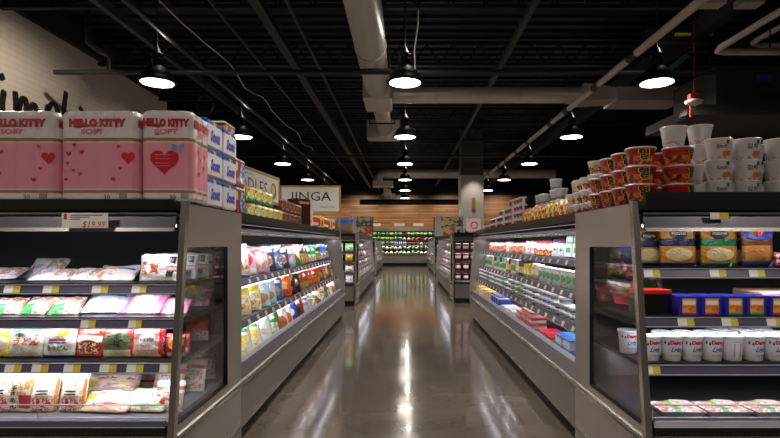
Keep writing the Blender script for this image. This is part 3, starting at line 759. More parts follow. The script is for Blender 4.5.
bagd('cobalt', W_, H_, T_, '#1d3f9c', [('ell', .5, .45, .3, .2, '#e6e9ef'), ('rect', .0, 1, .05, .16, '#c7343a')], 'cobalt blue bag')
bagd('red_black', W_, H_, T_, '#7b1c22', [('ell', .5, .4, .3, .2, '#201a1a'), ('lines', .2, .8, .68, .85, '#f0e8e0', 22)], 'dark red bag')
bagd('grey_white', W_, H_, T_, '#c9c5c9', [('blot', .1, .9, .1, .6, '#8a7c86', 6), ('rect', .1, .9, .72, .86, '#55405a')], 'white and grey bag')
bagd('lime_white', W_, H_, T_, '#e6ead9', [('blot', .05, .95, .05, .5, '#a35d3a', 6), ('rect', .05, .95, .55, .75, '#58a83a'), ('rect', .2, .8, .78, .9, '#c7322f')], 'white bag with lime and red bands')

LEFT1 = ['white_green_tag', 'pink_red', 'blush', 'navy_food', 'grey_blue', 'navy_food', 'grey_white', 'green_red', 'maroon_lime', 'maroon_lime', 'green_white', 'green_white', 'black_lime', 'blue_white', 'blue_white', 'black_lime', 'brown_food', 'maroon_lime', 'leaf', 'tomato']
LEFT2 = ['cream_yellow', 'cream_yellow', 'sky', 'sky', 'royal', 'orange', 'black_gold', 'black_orange', 'rust_green', 'rust_green', 'tomato', 'tomato', 'rust_green', 'brown_food', 'hot_pink', 'green_red', 'brown_food', 'maroon_lime', 'tomato', 'black_lime']
LEFT3 = ['yellow_white', 'yellow_white', 'pale_green', 'leaf', 'white_orange', 'white_orange', 'cobalt', 'red_black', 'grey_white', 'grey_white', 'lime_white', 'green_red', 'lime_white', 'brown_food', 'lime_white', 'pale_green', 'white_orange', 'rust_green', 'lime_white', 'green_red']
rnd = random.Random(3)
def label_row(look, k, where): return '%s, %s from the near end, %s' % (look, nth(k), where)
def bag_row(seq, X, Y0, Y1, z, where, step=.225, yaw=32, lean=14, group=None, sc=1.0, clear=.36):
    y = Y0; k = 0
    while y < Y1:
        key = seq[k] if k < len(seq) else seq[8+rnd.randrange(len(seq)-8)]
        me, look, nm, cat = D[key]
        rz = R(90-yaw) if X < 0 else R(-90+yaw)
        rz += R(rnd.uniform(-5, 5))
        q = rnd.uniform(.94, 1.03); s_ = tuple(a*q for a in sc) if isinstance(sc, tuple) else sc*q
        hh = max(v.co.z for v in me.vertices)
        if isinstance(s_, tuple) and s_[2]*hh*math.cos(R(lean)) > clear: s_ = (s_[0], s_[1], clear/hh/math.cos(R(lean)))
        put(nm, me, X+rnd.uniform(-.012, .012), y, z, (R(-lean), 0, rz), label_row(look, k+1, where), cat, group, scale=s_)
        y += step*rnd.uniform(.94, 1.06); k += 1
bag_row(LEFT1, -1.59, 4.86, 10.3, 1.17, 'upper shelf, left cases', group='bags on the upper shelf of the left cases', step=.35, yaw=38, sc=(1.35, 1.2, 1.17))
bag_row(LEFT2, -1.51, 4.66, 10.3, .835, 'middle shelf, left cases', group='bags on the middle shelf of the left cases', step=.33, yaw=38, sc=(1.33, 1.0, 1.02), clear=.262)
bag_row(LEFT3, -1.44, 4.46, 10.3, .50, 'bottom deck, left cases', group='bags on the bottom deck of the left cases', lean=20, step=.35, yaw=38, sc=(1.35, 1.0, 1.05), clear=.262)

# ------------------------------------------------------------------ right aisle
bagd('shred_white', .24, .20, .08, '#e6e3da', [('rect', 0, 1, .78, 1, '#118a5a'), ('blot', .1, .9, .1, .6, '#d2c9b0', 8), ('rect', .2, .8, .5, .68, '#2a5f9e')], 'white bag with green top', name='cheese_bag', cat='cheese bag')
bagd('shred_red', .22, .20, .07, '#b3222a', [('ell', .5, .55, .32, .22, '#f1ede6'), ('blot', .1, .9, .05, .3, '#e8c65c', 8)], 'red bag with white oval', name='cheese_bag', cat='cheese bag')
bagd('shred_blue', .22, .20, .07, '#e8e8ea', [('rect', 0, 1, .75, 1, '#2a55a0'), ('diag', .8, 1.15, '#c0292f'), ('blot', .1, .6, .1, .5, '#2f9b55', 6)], 'white bag with blue top', name='cheese_bag', cat='cheese bag')
boxd('green_carton', .10, .21, .09, '#d9e2d6', [('rect', 0, 1, .62, 1, '#1f7a52'), ('rect', .15, .85, .2, .45, '#3a9e62')], 'green topped carton', name='carton', cat='carton')
bagd('meat_pink', .2, .17, .06, '#d9a193', [('blot', .05, .95, .05, .6, '#a6452f', 6), ('rect', .1, .9, .66, .9, '#efe4df')], 'pink sliced meat pack', name='meat_pack', cat='meat pack')
bagd('meat_orange', .2, .17, .06, '#b5562c', [('blot', .1, .9, .1, .5, '#e3a26a', 6), ('rect', .1, .9, .7, .9, '#f1e6d8')], 'orange brown meat pack', name='meat_pack', cat='meat pack')
bagd('meat_white', .2, .18, .06, '#ebe6e6', [('blot', .1, .9, .1, .5, '#b5434a', 6)], 'white and red meat pack', name='meat_pack', cat='meat pack')
FOIL = mat('foil_lid', '#c9c9cd', .3, .3)
LIDW = mat('lid_white', '#dfe3e8', .35); LIDG = mat('lid_green', '#4da368', .35); LIDR = mat('lid_red', '#c5202c', .3); LIDB = mat('lid_blue', '#3b6fc0', .3); LIDK = mat('lid_black', '#25252a', .35)
def tubd(key, r0, r1, h, base, layers, lid, look, extra=None, name='tub', cat='tub', n=20):
    design(key, tub(r0, r1, h, pack_mat(key, base, layers, crinkle=0), lid, extra, n), look, name, cat)
tubd('mint_cup', .045, .055, .17, '#dbe8dc', [('ell', .5, .5, .3, .22, '#7db88e'), ('rect', 0, 1, .8, 1, '#eef1ec')], LIDW, 'pale mint cup', name='drink_cup', cat='cup')
boxd('lemon_carton', .09, .17, .09, '#ecebe0', [('diag', .9, .85, '#e8cf2c'), ('rect', .1, .9, .0, .25, '#4c9c43')], 'white carton with yellow and green', name='carton', cat='carton')
bagd('tan_noodle', .22, .19, .07, '#cfae7c', [('strand', '#e3cda3', 5), ('rect', .2, .8, .35, .65, '#efe9dc')], 'tan noodle bag')
boxd('dark_bottle', .08, .2, .08, '#2a2a44', [('rect', 0, 1, .2, .6, '#d7b13d')], 'dark carton with yellow label', name='carton', cat='carton')
boxd('white_bottle', .08, .2, .08, '#e3e9e1', [('rect', 0, 1, .2, .6, '#4a9a58')], 'white carton with green label', name='carton', cat='carton')
RT1 = ['shred_white', 'shred_white', 'shred_white', 'green_carton', 'green_carton', 'shred_blue', 'shred_blue', 'shred_red', 'shred_red', 'shred_red', 'meat_white', 'meat_white', 'meat_pink', 'meat_orange', 'meat_pink', 'meat_orange', 'meat_pink', 'meat_white', 'meat_orange', 'meat_pink']
bag_row(RT1, 1.66, 4.25, 10.0, 1.345, 'top shelf, right cases', step=.235, yaw=25, lean=10, group='packs on the top shelf of the right cases')
RT2 = ['lemon_carton', 'lemon_carton']+['mint_cup']*9+['tan_noodle', 'tan_noodle', 'lemon_carton', 'lemon_carton', 'dark_bottle', 'dark_bottle', 'tan_noodle', 'white_bottle', 'white_bottle', 'dark_bottle', 'lemon_carton', 'white_bottle', 'white_bottle', 'green_carton', 'white_bottle']
def box_row(seq, X, Y0, Y1, z, where, step, group, yaw=8, tiers=1, hh=.1, deep=1, dx=.13):
    y = Y0; k = 0
    while y < Y1:
        key = seq[k] if k < len(seq) else seq[rnd.randrange(len(seq))]
        me, look, nm, cat = D[key]; rz = R(90-yaw) if X < 0 else R(-90+yaw)
        for dq in range(deep):
            n_t = tiers if isinstance(tiers, int) else tiers(k, dq)
            for q in range(n_t):
                wh = where if n_t == 1 else where+(', top' if q == n_t-1 else (', base' if q == 0 else ', tier %s' % ORD[q+1]))
                if dq: wh += ', behind'
                hgt = max(v.co.z for v in me.vertices)
                put(nm, me, X+(dx*dq if X > 0 else -dx*dq)+rnd.uniform(-.004, .004), y, z+q*(hgt+.001), (0, 0, rz+R(rnd.uniform(-4, 4))), '%s, %s from near end, %s' % (look, nth(k+1), wh), cat, group)
        y += step; k += 1
box_row(RT2, 1.58, 4.25, 10.0, 1.065, 'second shelf, right cases', .17, 'packs on the second shelf of the right cases', yaw=20)
# third shelf: tub stacks
tubd('white_tub', .058, .066, .062, '#e4e4ea', [('rect', 0, 1, .25, .6, '#8b8fae')], LIDW, 'white spread tub', name='spread_tub', cat='tub', n=16)
tubd('dark_tub', .058, .066, .062, '#50505e', [('rect', 0, 1, .3, .7, '#b9bccb')], LIDW, 'grey spread tub', name='spread_tub', cat='tub', n=16)
tubd('white_blue_tub', .058, .066, .062, '#e9eaf0', [('rect', 0, 1, .3, .6, '#3f66b5')], LIDW, 'white tub with blue band', name='spread_tub', cat='tub', n=16)
tubd('red_band_tub', .058, .066, .062, '#e6e2e2', [('rect', 0, 1, .3, .6, '#a53036')], LIDG, 'red banded tub with green lid', name='spread_tub', cat='tub', n=16)
RT3 = ['white_blue_tub', 'white_blue_tub', 'white_tub', 'white_tub', 'dark_tub', 'white_tub', 'white_blue_tub', 'white_blue_tub', 'white_tub', 'white_tub', 'dark_tub', 'white_tub', 'white_tub', 'dark_tub', 'red_band_tub', 'red_band_tub', 'white_tub', 'red_band_tub', 'dark_tub', 'white_tub']
tier_pat = [1, 2, 2, 3, 2, 3, 3, 3, 3, 2, 3, 3, 3, 3, 3, 2, 3, 3, 3, 3]
box_row(RT3, 1.49, 4.36, 10.0, .815, 'third shelf, right cases', .148, 'stacked tubs on the third shelf of the right cases', tiers=lambda k, q: tier_pat[k % 20])
# bottom deck
def sq_tub(key, w, h, base, lid, look, layers=()):
    m = pack_mat(key, base, layers, crinkle=0)
    b = MB(); i = .012
    b.box(-w/2+i, w/2-i, -w*.36, w*.36, 0, h-.012, m, .01).box(-w/2, w/2, -w*.40, w*.40, h-.0115, h, lid, .005)
    design(key, b.mesh('square_tub'), look, 'lidded_tub', 'tub')
sq_tub('red_lid', .24, .06, '#d9c9c2', LIDR, 'red lidded tub')
sq_tub('blue_lid', .22, .09, '#cfd9e6', LIDB, 'pale tub with blue lid')
boxd('white_carton', .13, .13, .2, '#e6e4ec', [('rect', .2, .8, .3, .7, '#4b5fa5')], 'white carton with blue panel', name='carton', cat='carton')
boxd('blue_carton', .15, .11, .2, '#2d49b0', [('rect', 0, 1, .6, .8, '#eef0f5'), ('rect', .1, .4, .1, .5, '#c63038')], 'blue carton with white band', name='carton', cat='carton')
boxd('cream_carton', .14, .09, .2, '#e5d8b4', [('rect', .1, .9, .3, .7, '#d79a3c')], 'cream carton with amber panel', name='carton', cat='carton')
boxd('yellow_carton', .14, .10, .2, '#e6c350', [('rect', .1, .9, .3, .7, '#eee7d8')], 'yellow carton with white panel', name='carton', cat='carton')
DECK = [('blue_lid', 4.45, 2), ('blue_lid', 4.68, 2), ('red_lid', 4.95, 2), ('red_lid', 5.22, 2), ('red_lid', 5.75, 4), ('red_lid', 6.02, 4), ('red_lid', 6.29, 3), ('white_carton', 6.6, 1), ('white_carton', 6.76, 1), ('white_carton', 6.92, 1),
        ('white_carton', 7.1, 1), ('white_carton', 7.27, 1), ('cream_carton', 7.45, 1), ('blue_carton', 7.65, 2), ('blue_carton', 7.83, 2), ('blue_carton', 8.01, 2), ('blue_carton', 8.19, 2), ('cream_carton', 8.4, 1),
        ('yellow_carton', 8.58, 2), ('cream_carton', 8.76, 2), ('yellow_carton', 8.94, 2), ('yellow_carton', 9.12, 1), ('cream_carton', 9.3, 2), ('white_carton', 9.48, 1), ('yellow_carton', 9.66, 2), ('cream_carton', 9.84, 2)]
for k, (key, y, n_) in enumerate(DECK):
    me, look, nm, cat = D[key]; hgt = max(v.co.z for v in me.vertices)
    for q in range(n_):
        lv = '' if n_ == 1 else (' top' if q == n_-1 else (' base' if q == 0 else ' '+ORD[q+1]+' up'))
        put(nm, me, 1.46+rnd.uniform(-.006, .006), y, .50+q*(hgt+.001), (0, 0, R(-90+rnd.uniform(-3, 3))), '%s, %s stack from near end%s, bottom deck, right cases' % (look, nth(k+1), lv), cat, 'packs on the bottom deck of the right cases')

# ------------------------------------------------------------------ left end case products
def E(key, pxx, Y, z, rot, label, sc=1.0, dz=0.0):
    me, look, nm, cat = D[key]
    return put(nm, me, (pxx-CX)*Y/FPX, Y, z+dz, tuple(R(a) for a in rot), label, cat, None, sc)
# white flat noodle bags lying on the upper shelf
NOOD = [('blot', .55, .95, .1, .9, '#c99b7e', 6), ('rect', .14, .2, .4, .55, '#c03038'), ('lines', .24, .44, .4, .6, '#4a4a52', 26)]
bagd('noodle_lie', .27, .19, .05, '#e9e6ea', NOOD, 'white noodle bag with red dot')
bagd('noodle_tan', .26, .19, .06, '#dcd3cf', [('blot', .0, .5, .1, .9, '#c9925c', 5), ('rect', .5, .9, .55, .65, '#2b3c9a')], 'clear bag of tan noodles')
bagd('green_stk', .22, .20, .07, '#d8cfc6', [('blot', 0, 1, 0, 1, '#b08c70', 6), ('rect', .05, .5, .05, .45, '#27a443'), ('lines', .2, .8, .6, .8, '#8d2a30', 16)], 'clear noodle bag with green sticker')
bagd('blue_script', .3, .22, .08, '#e6e8f2', [('blot', 0, 1, 0, 1, '#c5cbe0', 5), ('blot', .3, .8, .55, .75, '#2a48b4', 7)], 'white bag with blue script')
bagd('pink_white', .26, .24, .08, '#eceaf0', [('blot', 0, 1, 0, 1, '#e3bccd', 4), ('rect', .0, .22, 0, 1, '#e07fa8'), ('rect', .8, 1, 0, 1, '#e48fb2')], 'white bag with pink edges')
def ex_black(b, fn):
    b.add([fn(.045, .03), fn(.085, .03), fn(.10, .15), fn(.06, .15)], [(0, 1, 2, 3)], INK)
    b.text('お\nか\nめ', lambda u, v: tuple(Vector(fn(u, v))+Vector((0, -.002, 0))), WHITE, w=.028, h=.085, cx=.074, cz=.10)
bagd('black_label', .25, .165, .05, '#e8e4e2', [('blot', .08, .5, .2, .7, '#b4512f', 6), ('rect', .7, .95, .35, .4, '#e06a3a'), ('rect', .7, .95, .5, .54, '#e06a3a')], 'upright white pack with black vertical label', extra=ex_black)
s1 = 'on the upper shelf, left end case'
E('noodle_lie', -8, 3.20, 1.27, (-72, 0, 6), 'white bag cut by the left picture edge, upper shelf of left end case')
E('noodle_lie', 38, 3.35, 1.27, (-48, 0, -8), 'white noodle bag leaning highest at the back, upper shelf of left end case')
E('noodle_lie', 47, 3.10, 1.27, (-70, 0, 5), 'white noodle bag with red dot, front left of upper shelf, left end case', sc=.9)
E('noodle_lie', 82, 3.12, 1.27, (-68, 0, -4), 'white noodle bag with red dot, middle of upper shelf, left end case', sc=.9)
E('noodle_tan', 112, 3.12, 1.27, (-62, 0, 4), 'clear bag of tan noodles with blue mark beside the black labelled pack', sc=.95)
E('black_label', 159, 3.08, 1.27, (-10, 0, -4), 'upright white pack with black vertical label, left end case')
E('black_label', 178, 3.22, 1.27, (-8, 0, -2), 'white pack behind the black labelled pack near the steel post')
s2 = 1.08
E('green_stk', 3, 3.03, s2, (-58, 0, 8), 'noodle bag with green sticker cut by left picture edge', sc=.82)
E('green_stk', 30, 3.03, s2, (-55, 0, -6), 'noodle bag with green sticker, second from left picture edge', sc=.82)
E('green_stk', 62, 3.03, s2, (-55, 0, 6), 'noodle bag with green sticker beside the white blue script bag', sc=.82)
E('blue_script', 103, 3.08, s2, (-62, 0, 6), 'white bag with blue script on the second shelf, left end case')
E('pink_white', 138, 3.06, s2, (-58, 0, -5), 'white bag with pink edges beside the blue script bag')
E('pink_white', 173, 3.07, s2, (-56, 0, 5), 'white bag with pink edges behind the steel post', sc=.62)
# third shelf: upright packs
def T3(t, m, w, cx, cz, sh=0.0, bold=0.0, h=None):
    return lambda b, fn: b.text(t, fn, m, w=w, cx=cx, cz=cz, shear=sh, bold=bold, h=h)
def multi(*fs):
    def f(b, fn):
        for q in fs: q(b, fn)
    return f
s3 = .842
bagd('yellow_end', .16, .18, .05, '#e8d36a', [('ell', .5, .4, .4, .3, '#d9c9b0'), ('rect', 0, 1, 0, .12, '#e3c62a')], 'yellow noodle pack', block=.6)
bagd('udon_green', .20, .175, .06, '#dcd7cc', [('rect', .1, .9, .82, .97, '#2a9a68'), ('blot', .0, 1, .0, .5, '#cfc6b4', 5)], 'udon pack', block=.8,
     extra=multi(T3('うどん', RED, .14, .012, .092, .3, .02), T3('さぬき', GREEN, .05, -.045, .125, .2)))
bagd('udon_blue', .19, .175, .06, '#e3ded6', [('ell', .62, .78, .2, .12, '#e8d22e'), ('rect', .25, .75, .52, .58, '#c0432c'), ('rect', .25, .75, .44, .50, '#2a66c0'), ('rect', 0, 1, 0, .08, '#2b6bc4')], 'udon pack', block=.8,
     extra=multi(T3('生うどん', INK, .12, .0, .055, .15, .02)))
bagd('red_bowl_pic', .19, .185, .05, '#c8452f', [('rect', .05, .95, .5, .72, '#e9e3da'), ('ell', .5, .32, .42, .24, '#8d3a28'), ('blot', .15, .85, .12, .5, '#e3c9a4', 8)], 'red noodle pack', block=.5, extra=T3('らーめん', WHITE, .1, .02, .155, .1))
bagd('red_green', .20, .185, .05, '#c4302c', [('ell', .5, .5, .42, .4, '#5d6b4a'), ('rect', .1, .9, .0, .25, '#c9c8ae')], 'red and green noodle pack', block=.5, extra=multi(T3('そ\nば', INK, .05, .01, .11, .2, .02, .09)))
bagd('pink_label', .19, .18, .06, '#e2b7ab', [('strand', '#d79a86', 6), ('rect', .85, 1, 0, 1, '#c22b33'), ('rect', .25, .75, .25, .7, '#f1eeea'), ('rect', .1, .9, .0, .1, '#d9c085')], 'pink pack with white label', block=.7, extra=multi(T3('やきそば', INK, .085, .0, .10, .2, .02), T3('焼そば', RED, .05, .0, .065)))
bagd('dark_disc', .19, .18, .06, '#a51f28', [('rect', 0, .25, 0, 1, '#1e1a1c'), ('ell', .62, .6, .3, .3, '#dd8b3a'), ('rect', .3, 1, 0, .2, '#d9b0a0')], 'red pack with orange disc', block=.6, extra=T3('う\nど\nん', WHITE, .03, -.07, .09, 0, .0, .12))
E('yellow_end', -4, 2.985, s3, (-8, 0, 0), 'yellow noodle pack cut by the left picture edge')
E('udon_green', 26, 2.985, s3, (-8, 0, 3), 'white udon pack with red lettering and green top')
E('udon_blue', 59, 2.985, s3, (-8, 0, -2), 'udon pack with yellow spot and blue foot')
E('red_bowl_pic', 89, 2.985, s3, (-9, 0, -6), 'red noodle pack with bowl picture, third shelf of left end case', sc=.93)
E('red_green', 117, 2.985, s3, (-8, 0, 5), 'red and dark green noodle pack, third shelf of left end case', sc=.93)
E('pink_label', 148, 2.985, s3, (-8, 0, -3), 'pink noodle pack with white label, third shelf of left end case')
E('dark_disc', 173, 2.99, s3, (-8, 0, 3), 'red pack with orange disc beside the steel post', sc=.75)
for k, (key, xx) in enumerate((('udon_green', 40), ('udon_blue', 78), ('pink_label', 114), ('red_bowl_pic', 150), ('red_green', 180))):
    E(key, xx, 3.12, s3, (-8, 0, 0), ['second-row udon pack behind the udon pack with red lettering', 'second-row udon pack behind the red bowl picture pack', 'second-row pink pack behind the red and green pack', 'second-row red pack behind the white labelled pink pack', 'second-row red and green pack behind the glass side'][k], sc=.62 if k == 4 else .9)
# bottom deck
bagd('stick_red', .17, .24, .08, '#e3d2c4', [('blot', 0, 1, 0, 1, '#c9a98c', 7), ('blot', .0, 1, .5, 1, '#f1eded', 8), ('rect', .2, .8, .05, .32, '#c2353a'), ('blot', .2, .8, .05, .32, '#e9cfc4', 11), ('rect', .88, .96, 0, .8, '#dd7d32'), ('rect', .2, .8, .38, .55, '#efe9dc'), ('lines', .3, .7, .4, .52, '#2c2622', 14)], 'clear noodle bundle with red label', block=.5)
bagd('kanji_pack', .15, .23, .07, '#e5d6b8', [('rect', .0, .12, 0, .8, '#d8726a'), ('blot', .45, 1, .0, .8, '#c9a263', 8), ('rect', .5, .92, .1, .4, '#b53a3c'), ('blot', .0, 1, .75, 1, '#f1eff2', 5)], 'noodle pack with black writing', block=.6, extra=T3('手\n打\nめ\nん', INK, .045, -.03, .085, 0, .03, .13))
bagd('xl_pack', .32, .17, .07, '#e4b9ad', [('rect', .1, .28, .35, .65, '#eadf6a'), ('rect', .35, .85, .4, .62, '#b7aeb8'), ('rect', .3, .9, .66, .74, '#c8323a'), ('blot', 0, 1, 0, 1, '#edd7b0', 5), ('rect', .3, .9, .2, .28, '#c8323a'), ('blot', 0, 1, .7, 1, '#f3eef0', 9)], 'long pink noodle pack', block=.5, extra=T3('XL', YEL, .06, -.10, .09, 0, .03))
bagd('teal_pack', .27, .19, .08, '#dcd5b8', [('rect', 0, 1, .8, .9, '#9ed3c0'), ('rect', 0, 1, .12, .2, '#9ed3c0'), ('blot', 0, 1, 0, 1, '#b9b389', 7), ('ell', .5, .52, .36, .22, '#f0ede4')], 'beige noodle pack with teal border', block=.5, extra=T3('ちゃんぽん', INK, .13, .0, .098, 0, .01))
bagd('orange_white', .2, .22, .08, '#ece7e6', [('rect', 0, 1, .66, .78, '#e2662c'), ('blot', .1, .9, .1, .6, '#e0835a', 9), ('ell', .3, .3, .1, .08, '#d8502a')], 'white bag with orange band', block=.4)
bagd('yellow_long', .3, .16, .06, '#d9c37c', [('rect', 0, 1, .7, .85, '#efe3ae'), ('blot', 0, 1, 0, .4, '#a8852f', 6)], 'long yellow noodle pack', block=.5)
d0 = .545
Yd = 2.93
E('stick_red', -2, Yd, d0, (-14, 0, 6), 'clear noodle bundle cut by the left picture edge, bottom deck')
E('kanji_pack', 20, Yd, d0, (-13, 0, -6), 'upright noodle pack with black writing, bottom deck of left end case')
E('stick_red', 42, Yd, d0, (-16, 0, 4), 'noodle bundle with red label beside the black writing pack', sc=.96)
E('stick_red', 71, Yd, d0, (-14, 0, -4), 'noodle bundle with red label beside the long pink packs', sc=.96)
E('xl_pack', 106, 3.15, d0, (-38, 0, 4), 'long pink pack with yellow letters, upper of the two, bottom deck', sc=1.1)
E('xl_pack', 100, 2.90, d0, (-62, 0, -6), 'long pink pack with yellow letters, lower of the two, bottom deck')
E('teal_pack', 142, 2.91, d0, (-58, 0, -4), 'beige noodle pack with teal border, bottom deck of left end case', sc=.93)
E('orange_white', 168, 2.94, d0, (-22, 0, 4), 'white bag with orange band beside the steel post, bottom deck', sc=.8)
E('orange_white', 188, 3.32, d0, (-28, 0, 8), 'white bag with orange band seen through the left glass side')
E('orange_white', 201, 3.62, d0, (-14, 0, 20), 'white bag with orange band at the back of the glass side')
bl = ['yellow_long', 'stick_red', 'stick_red', 'yellow_long', 'xl_pack', 'orange_white']
bll = ['long yellow noodle pack at the back left of the bottom deck', 'noodle bundle at the back behind the black writing pack', 'noodle bundle at the back behind the red labelled bundles',
       'long yellow noodle pack at the back behind the pink packs', 'long pink noodle pack at the back behind the teal border pack', 'white bag with orange band at the back near the post']
for k, (key, xx, yy) in enumerate(zip(bl, (22, 52, 78, 112, 150, 166), (3.3, 3.18, 3.2, 3.42, 3.42, 3.2))):
    E(key, xx, yy, d0, (-22, 0, (k*37) % 20-10), bll[k])
E('black_label', 189, 3.38, 1.27, (-8, 0, 8), 'white pack with black label at the middle of the left glass side')
E('noodle_tan', 198, 3.6, 1.27, (-20, 0, 8), 'clear bag of tan noodles at the back of the left glass side', sc=.85)
E('pink_white', 192, 3.45, 1.08, (-58, 0, 5), 'white bag with pink edges seen through the left glass side', sc=.8)
bagd('orange_top', .2, .2, .08, '#d9562c', [('rect', 0, 1, 0, .4, '#e9e2df'), ('blot', .1, .9, .1, .5, '#e08a5a', 6)], 'orange bag')
E('orange_top', 196, 3.5, .842, (-10, 0, 8), 'orange and white bag on the third shelf behind the left glass side', sc=.8)
# front wire fence on the decks
for s, F, nm in ((-1, 1.22, 'left'), (1, 1.27, 'right')):
    Xa, Xb = s*(F+.06), s*(F+2.15)
    f = MB().tube([(Xa, 2.795, .63), (Xb, 2.795, .63)], .004, mat('wire_chrome', '#c9c7d2', .3, .4), 6)
    f.tube([(Xa, 2.795, .5612), (Xb, 2.795, .5612)], .0035, MATS['wire_chrome'], 6)
    n_ = 3
    for k in range(n_+1):
        xx = Xa+(Xb-Xa)*k/n_; f.tube([(xx, 2.795, .547), (xx, 2.795, .63)], .0022, MATS['wire_chrome'], 5, False)
    f.build('wire_fence', None, label='low wire fence along the bottom deck of the %s end case' % nm, cat='fence')

# ------------------------------------------------------------------ right end case products
def logo(b, fn, m, cx, cz, rx, rz):
    n = 20; vs = [fn(cx, cz)]+[fn(cx+rx*math.cos(2*PI*k/n), cz+rz*math.sin(2*PI*k/n)) for k in range(n)]
    b.add(vs, [(0, 1+k, 1+(k+1) % n) for k in range(n)], m)
def chz(key, band, foot, word, look):
    def ex(b, fn):
        f2 = lambda u, v: tuple(Vector(fn(u, v))+Vector((0, -.003, 0)))
        logo(b, fn, mat('badge_dark', '#31281f', .4), 0, .178, .05, .03)
        b.text(word, f2, WHITE, w=.075, h=.014, cx=0, cz=.178, bold=.01)
    bagd(key, .205, .255, .035, '#b87a22', [('rect', 0, 1, .42, .58, band), ('ell', .52, .25, .36, .14, '#d6c08a'), ('rect', 0, 1, 0, .08, foot), ('rect', 0, 1, .88, .93, '#8d5c20')], look, block=.35, extra=ex, name='cheese_pouch', cat='cheese pouch')
chz('cheese_navy', '#1d2440', '#1d2c66', 'POLLY-O', 'gold cheese pouch with navy band')
chz('cheese_green', '#1f6d44', '#1f7a4a', 'POLLY-O', 'gold cheese pouch with green band')
def ex_b(b, fn):
    logo(b, fn, BLUE, 0, .178, .085, .034)
    logo(b, lambda u, v: tuple(Vector(fn(u, v))+Vector((0, -.002, 0))), RED, 0, .178, .03, .018)
    b.text('CP', lambda u, v: tuple(Vector(fn(u, v))+Vector((0, -.004, 0))), WHITE, w=.03, cx=0, cz=.178)
bagd('cheese_blue', .185, .265, .05, '#a2713c', [('rect', 0, 1, .42, .58, '#6e3f24'), ('rect', .1, .85, .12, .42, '#cf8a45'), ('rect', 0, 1, 0, .1, '#1e3f85'), ('rect', 0, 1, .82, 1, '#7e6a4c')], 'cheese pouch with blue oval', block=.4, extra=ex_b, name='cheese_pouch', cat='cheese pouch')
E('cheese_navy', 649, 3.12, 1.362, (-5, 0, 4), 'gold cheese pouch with navy band, next to the steel post')
E('cheese_navy', 678, 3.07, 1.362, (-4, 0, 0), 'gold cheese pouch with navy band, left of the green banded pouch', sc=1.08)
E('cheese_green', 719, 3.07, 1.362, (-4, 0, -2), 'gold cheese pouch with green band on the upper shelf', sc=1.08)
E('cheese_blue', 758, 3.07, 1.362, (-4, 0, 3), 'cheese pouch with blue oval and orange slices', sc=1.08)
E('cheese_navy', 696, 3.19, 1.362, (-3, 0, 0), 'cheese pouch behind, between the navy and green banded pouches', sc=.9)
E('cheese_navy', 737, 3.19, 1.362, (-3, 0, 0), 'cheese pouch behind, between the green banded and blue oval pouches', sc=.9)
E('cheese_green', 637, 3.38, 1.362, (-4, 0, -20), 'cheese pouch seen through the right glass side')
bagd('red_snack', .1, .07, .05, '#c7202e', [('blot', .1, .9, .1, .9, '#f0dfe0', 6)], 'small red pack')
E('red_snack', 784, 3.05, 1.362, (-5, 0, 0), 'small red pack at the right picture edge beside the blue oval pouch', sc=1.2)
E('cheese_blue', 619, 3.6, 1.362, (-4, 0, -10), 'cheese pouch with blue oval at the back behind the right glass side', sc=.9)
# second shelf
def cut_box(key, acc, peach=False):
    boxd(key, .112, .108, .16, '#2b2f9c', [('rect', .16, .84, .14, .88, '#e6a548'), ('rect', .2, .8, .56, .76, '#f3efe8'), ('blot', .18, .82, .2, .5, '#c9662c', 6), ('rect', .16, .84, .0, .13, acc)], 'blue box with orange picture panel')
cut_box('cut_magenta', '#a52a86'); cut_box('cut_green', '#1f9a5a'); cut_box('cut_red', '#c92c2c')
peach = pack_mat('peach_side', '#e2b28c', (), crinkle=0)
for k, (key, xx, lb) in enumerate((('cut_magenta', 682, 'blue snack box with magenta foot, next to the open red flap box'), ('cut_magenta', 704, 'blue snack box with magenta foot, second from the red flap box'),
                               ('cut_green', 726.5, 'blue snack box with green foot, left of the two'), ('cut_green', 748, 'blue snack box with green foot, right of the two'),
                               ('cut_red', 770, 'blue snack box with red foot'), ('cut_red', 792, 'blue snack box with red foot cut by the right picture edge'))):
    E(key, xx, 3.02, 1.09, (0, 0, (k % 3-1)*1.5), lb)
boxd('flap_red', .20, .14, .12, '#15110f', [('rect', 0, 1, .84, 1, '#c2281f')], 'black box with red top edge')
E('flap_red', 650, 3.04, 1.09, (0, 0, 12), 'black box with red top edge beside the steel post')
boxd('peach_box', .16, .06, .14, '#e3b792', [('rect', 0, 1, 0, .3, '#c98a5c')], 'peach coloured box')
E('peach_box', 772, 3.22, 1.09, (0, 0, 0), 'peach coloured box behind the blue box with red foot', sc=2.0)
bagd('red_white_bag', .26, .2, .07, '#b8202a', [('diag', .5, .9, '#f0e9e8'), ('blot', .1, .9, .1, .4, '#d8464a', 6)], 'red and white bag')
bagd('green_mix', .24, .2, .07, '#8ba068', [('blot', .1, .9, .1, .9, '#e3e4d2', 6), ('ell', .5, .5, .25, .2, '#3b6a35')], 'green and white bag')
E('red_white_bag', 636, 3.36, 1.09, (-68, 0, -12), 'red and white bag lying behind the right glass side, front one')
E('red_white_bag', 617, 3.60, 1.09, (-40, 0, -10), 'red and white bag lying behind the right glass side, back one')
E('green_mix', 650, 3.62, 1.09, (-12, 0, 10), 'green and white bag leaning behind the red and white bags')
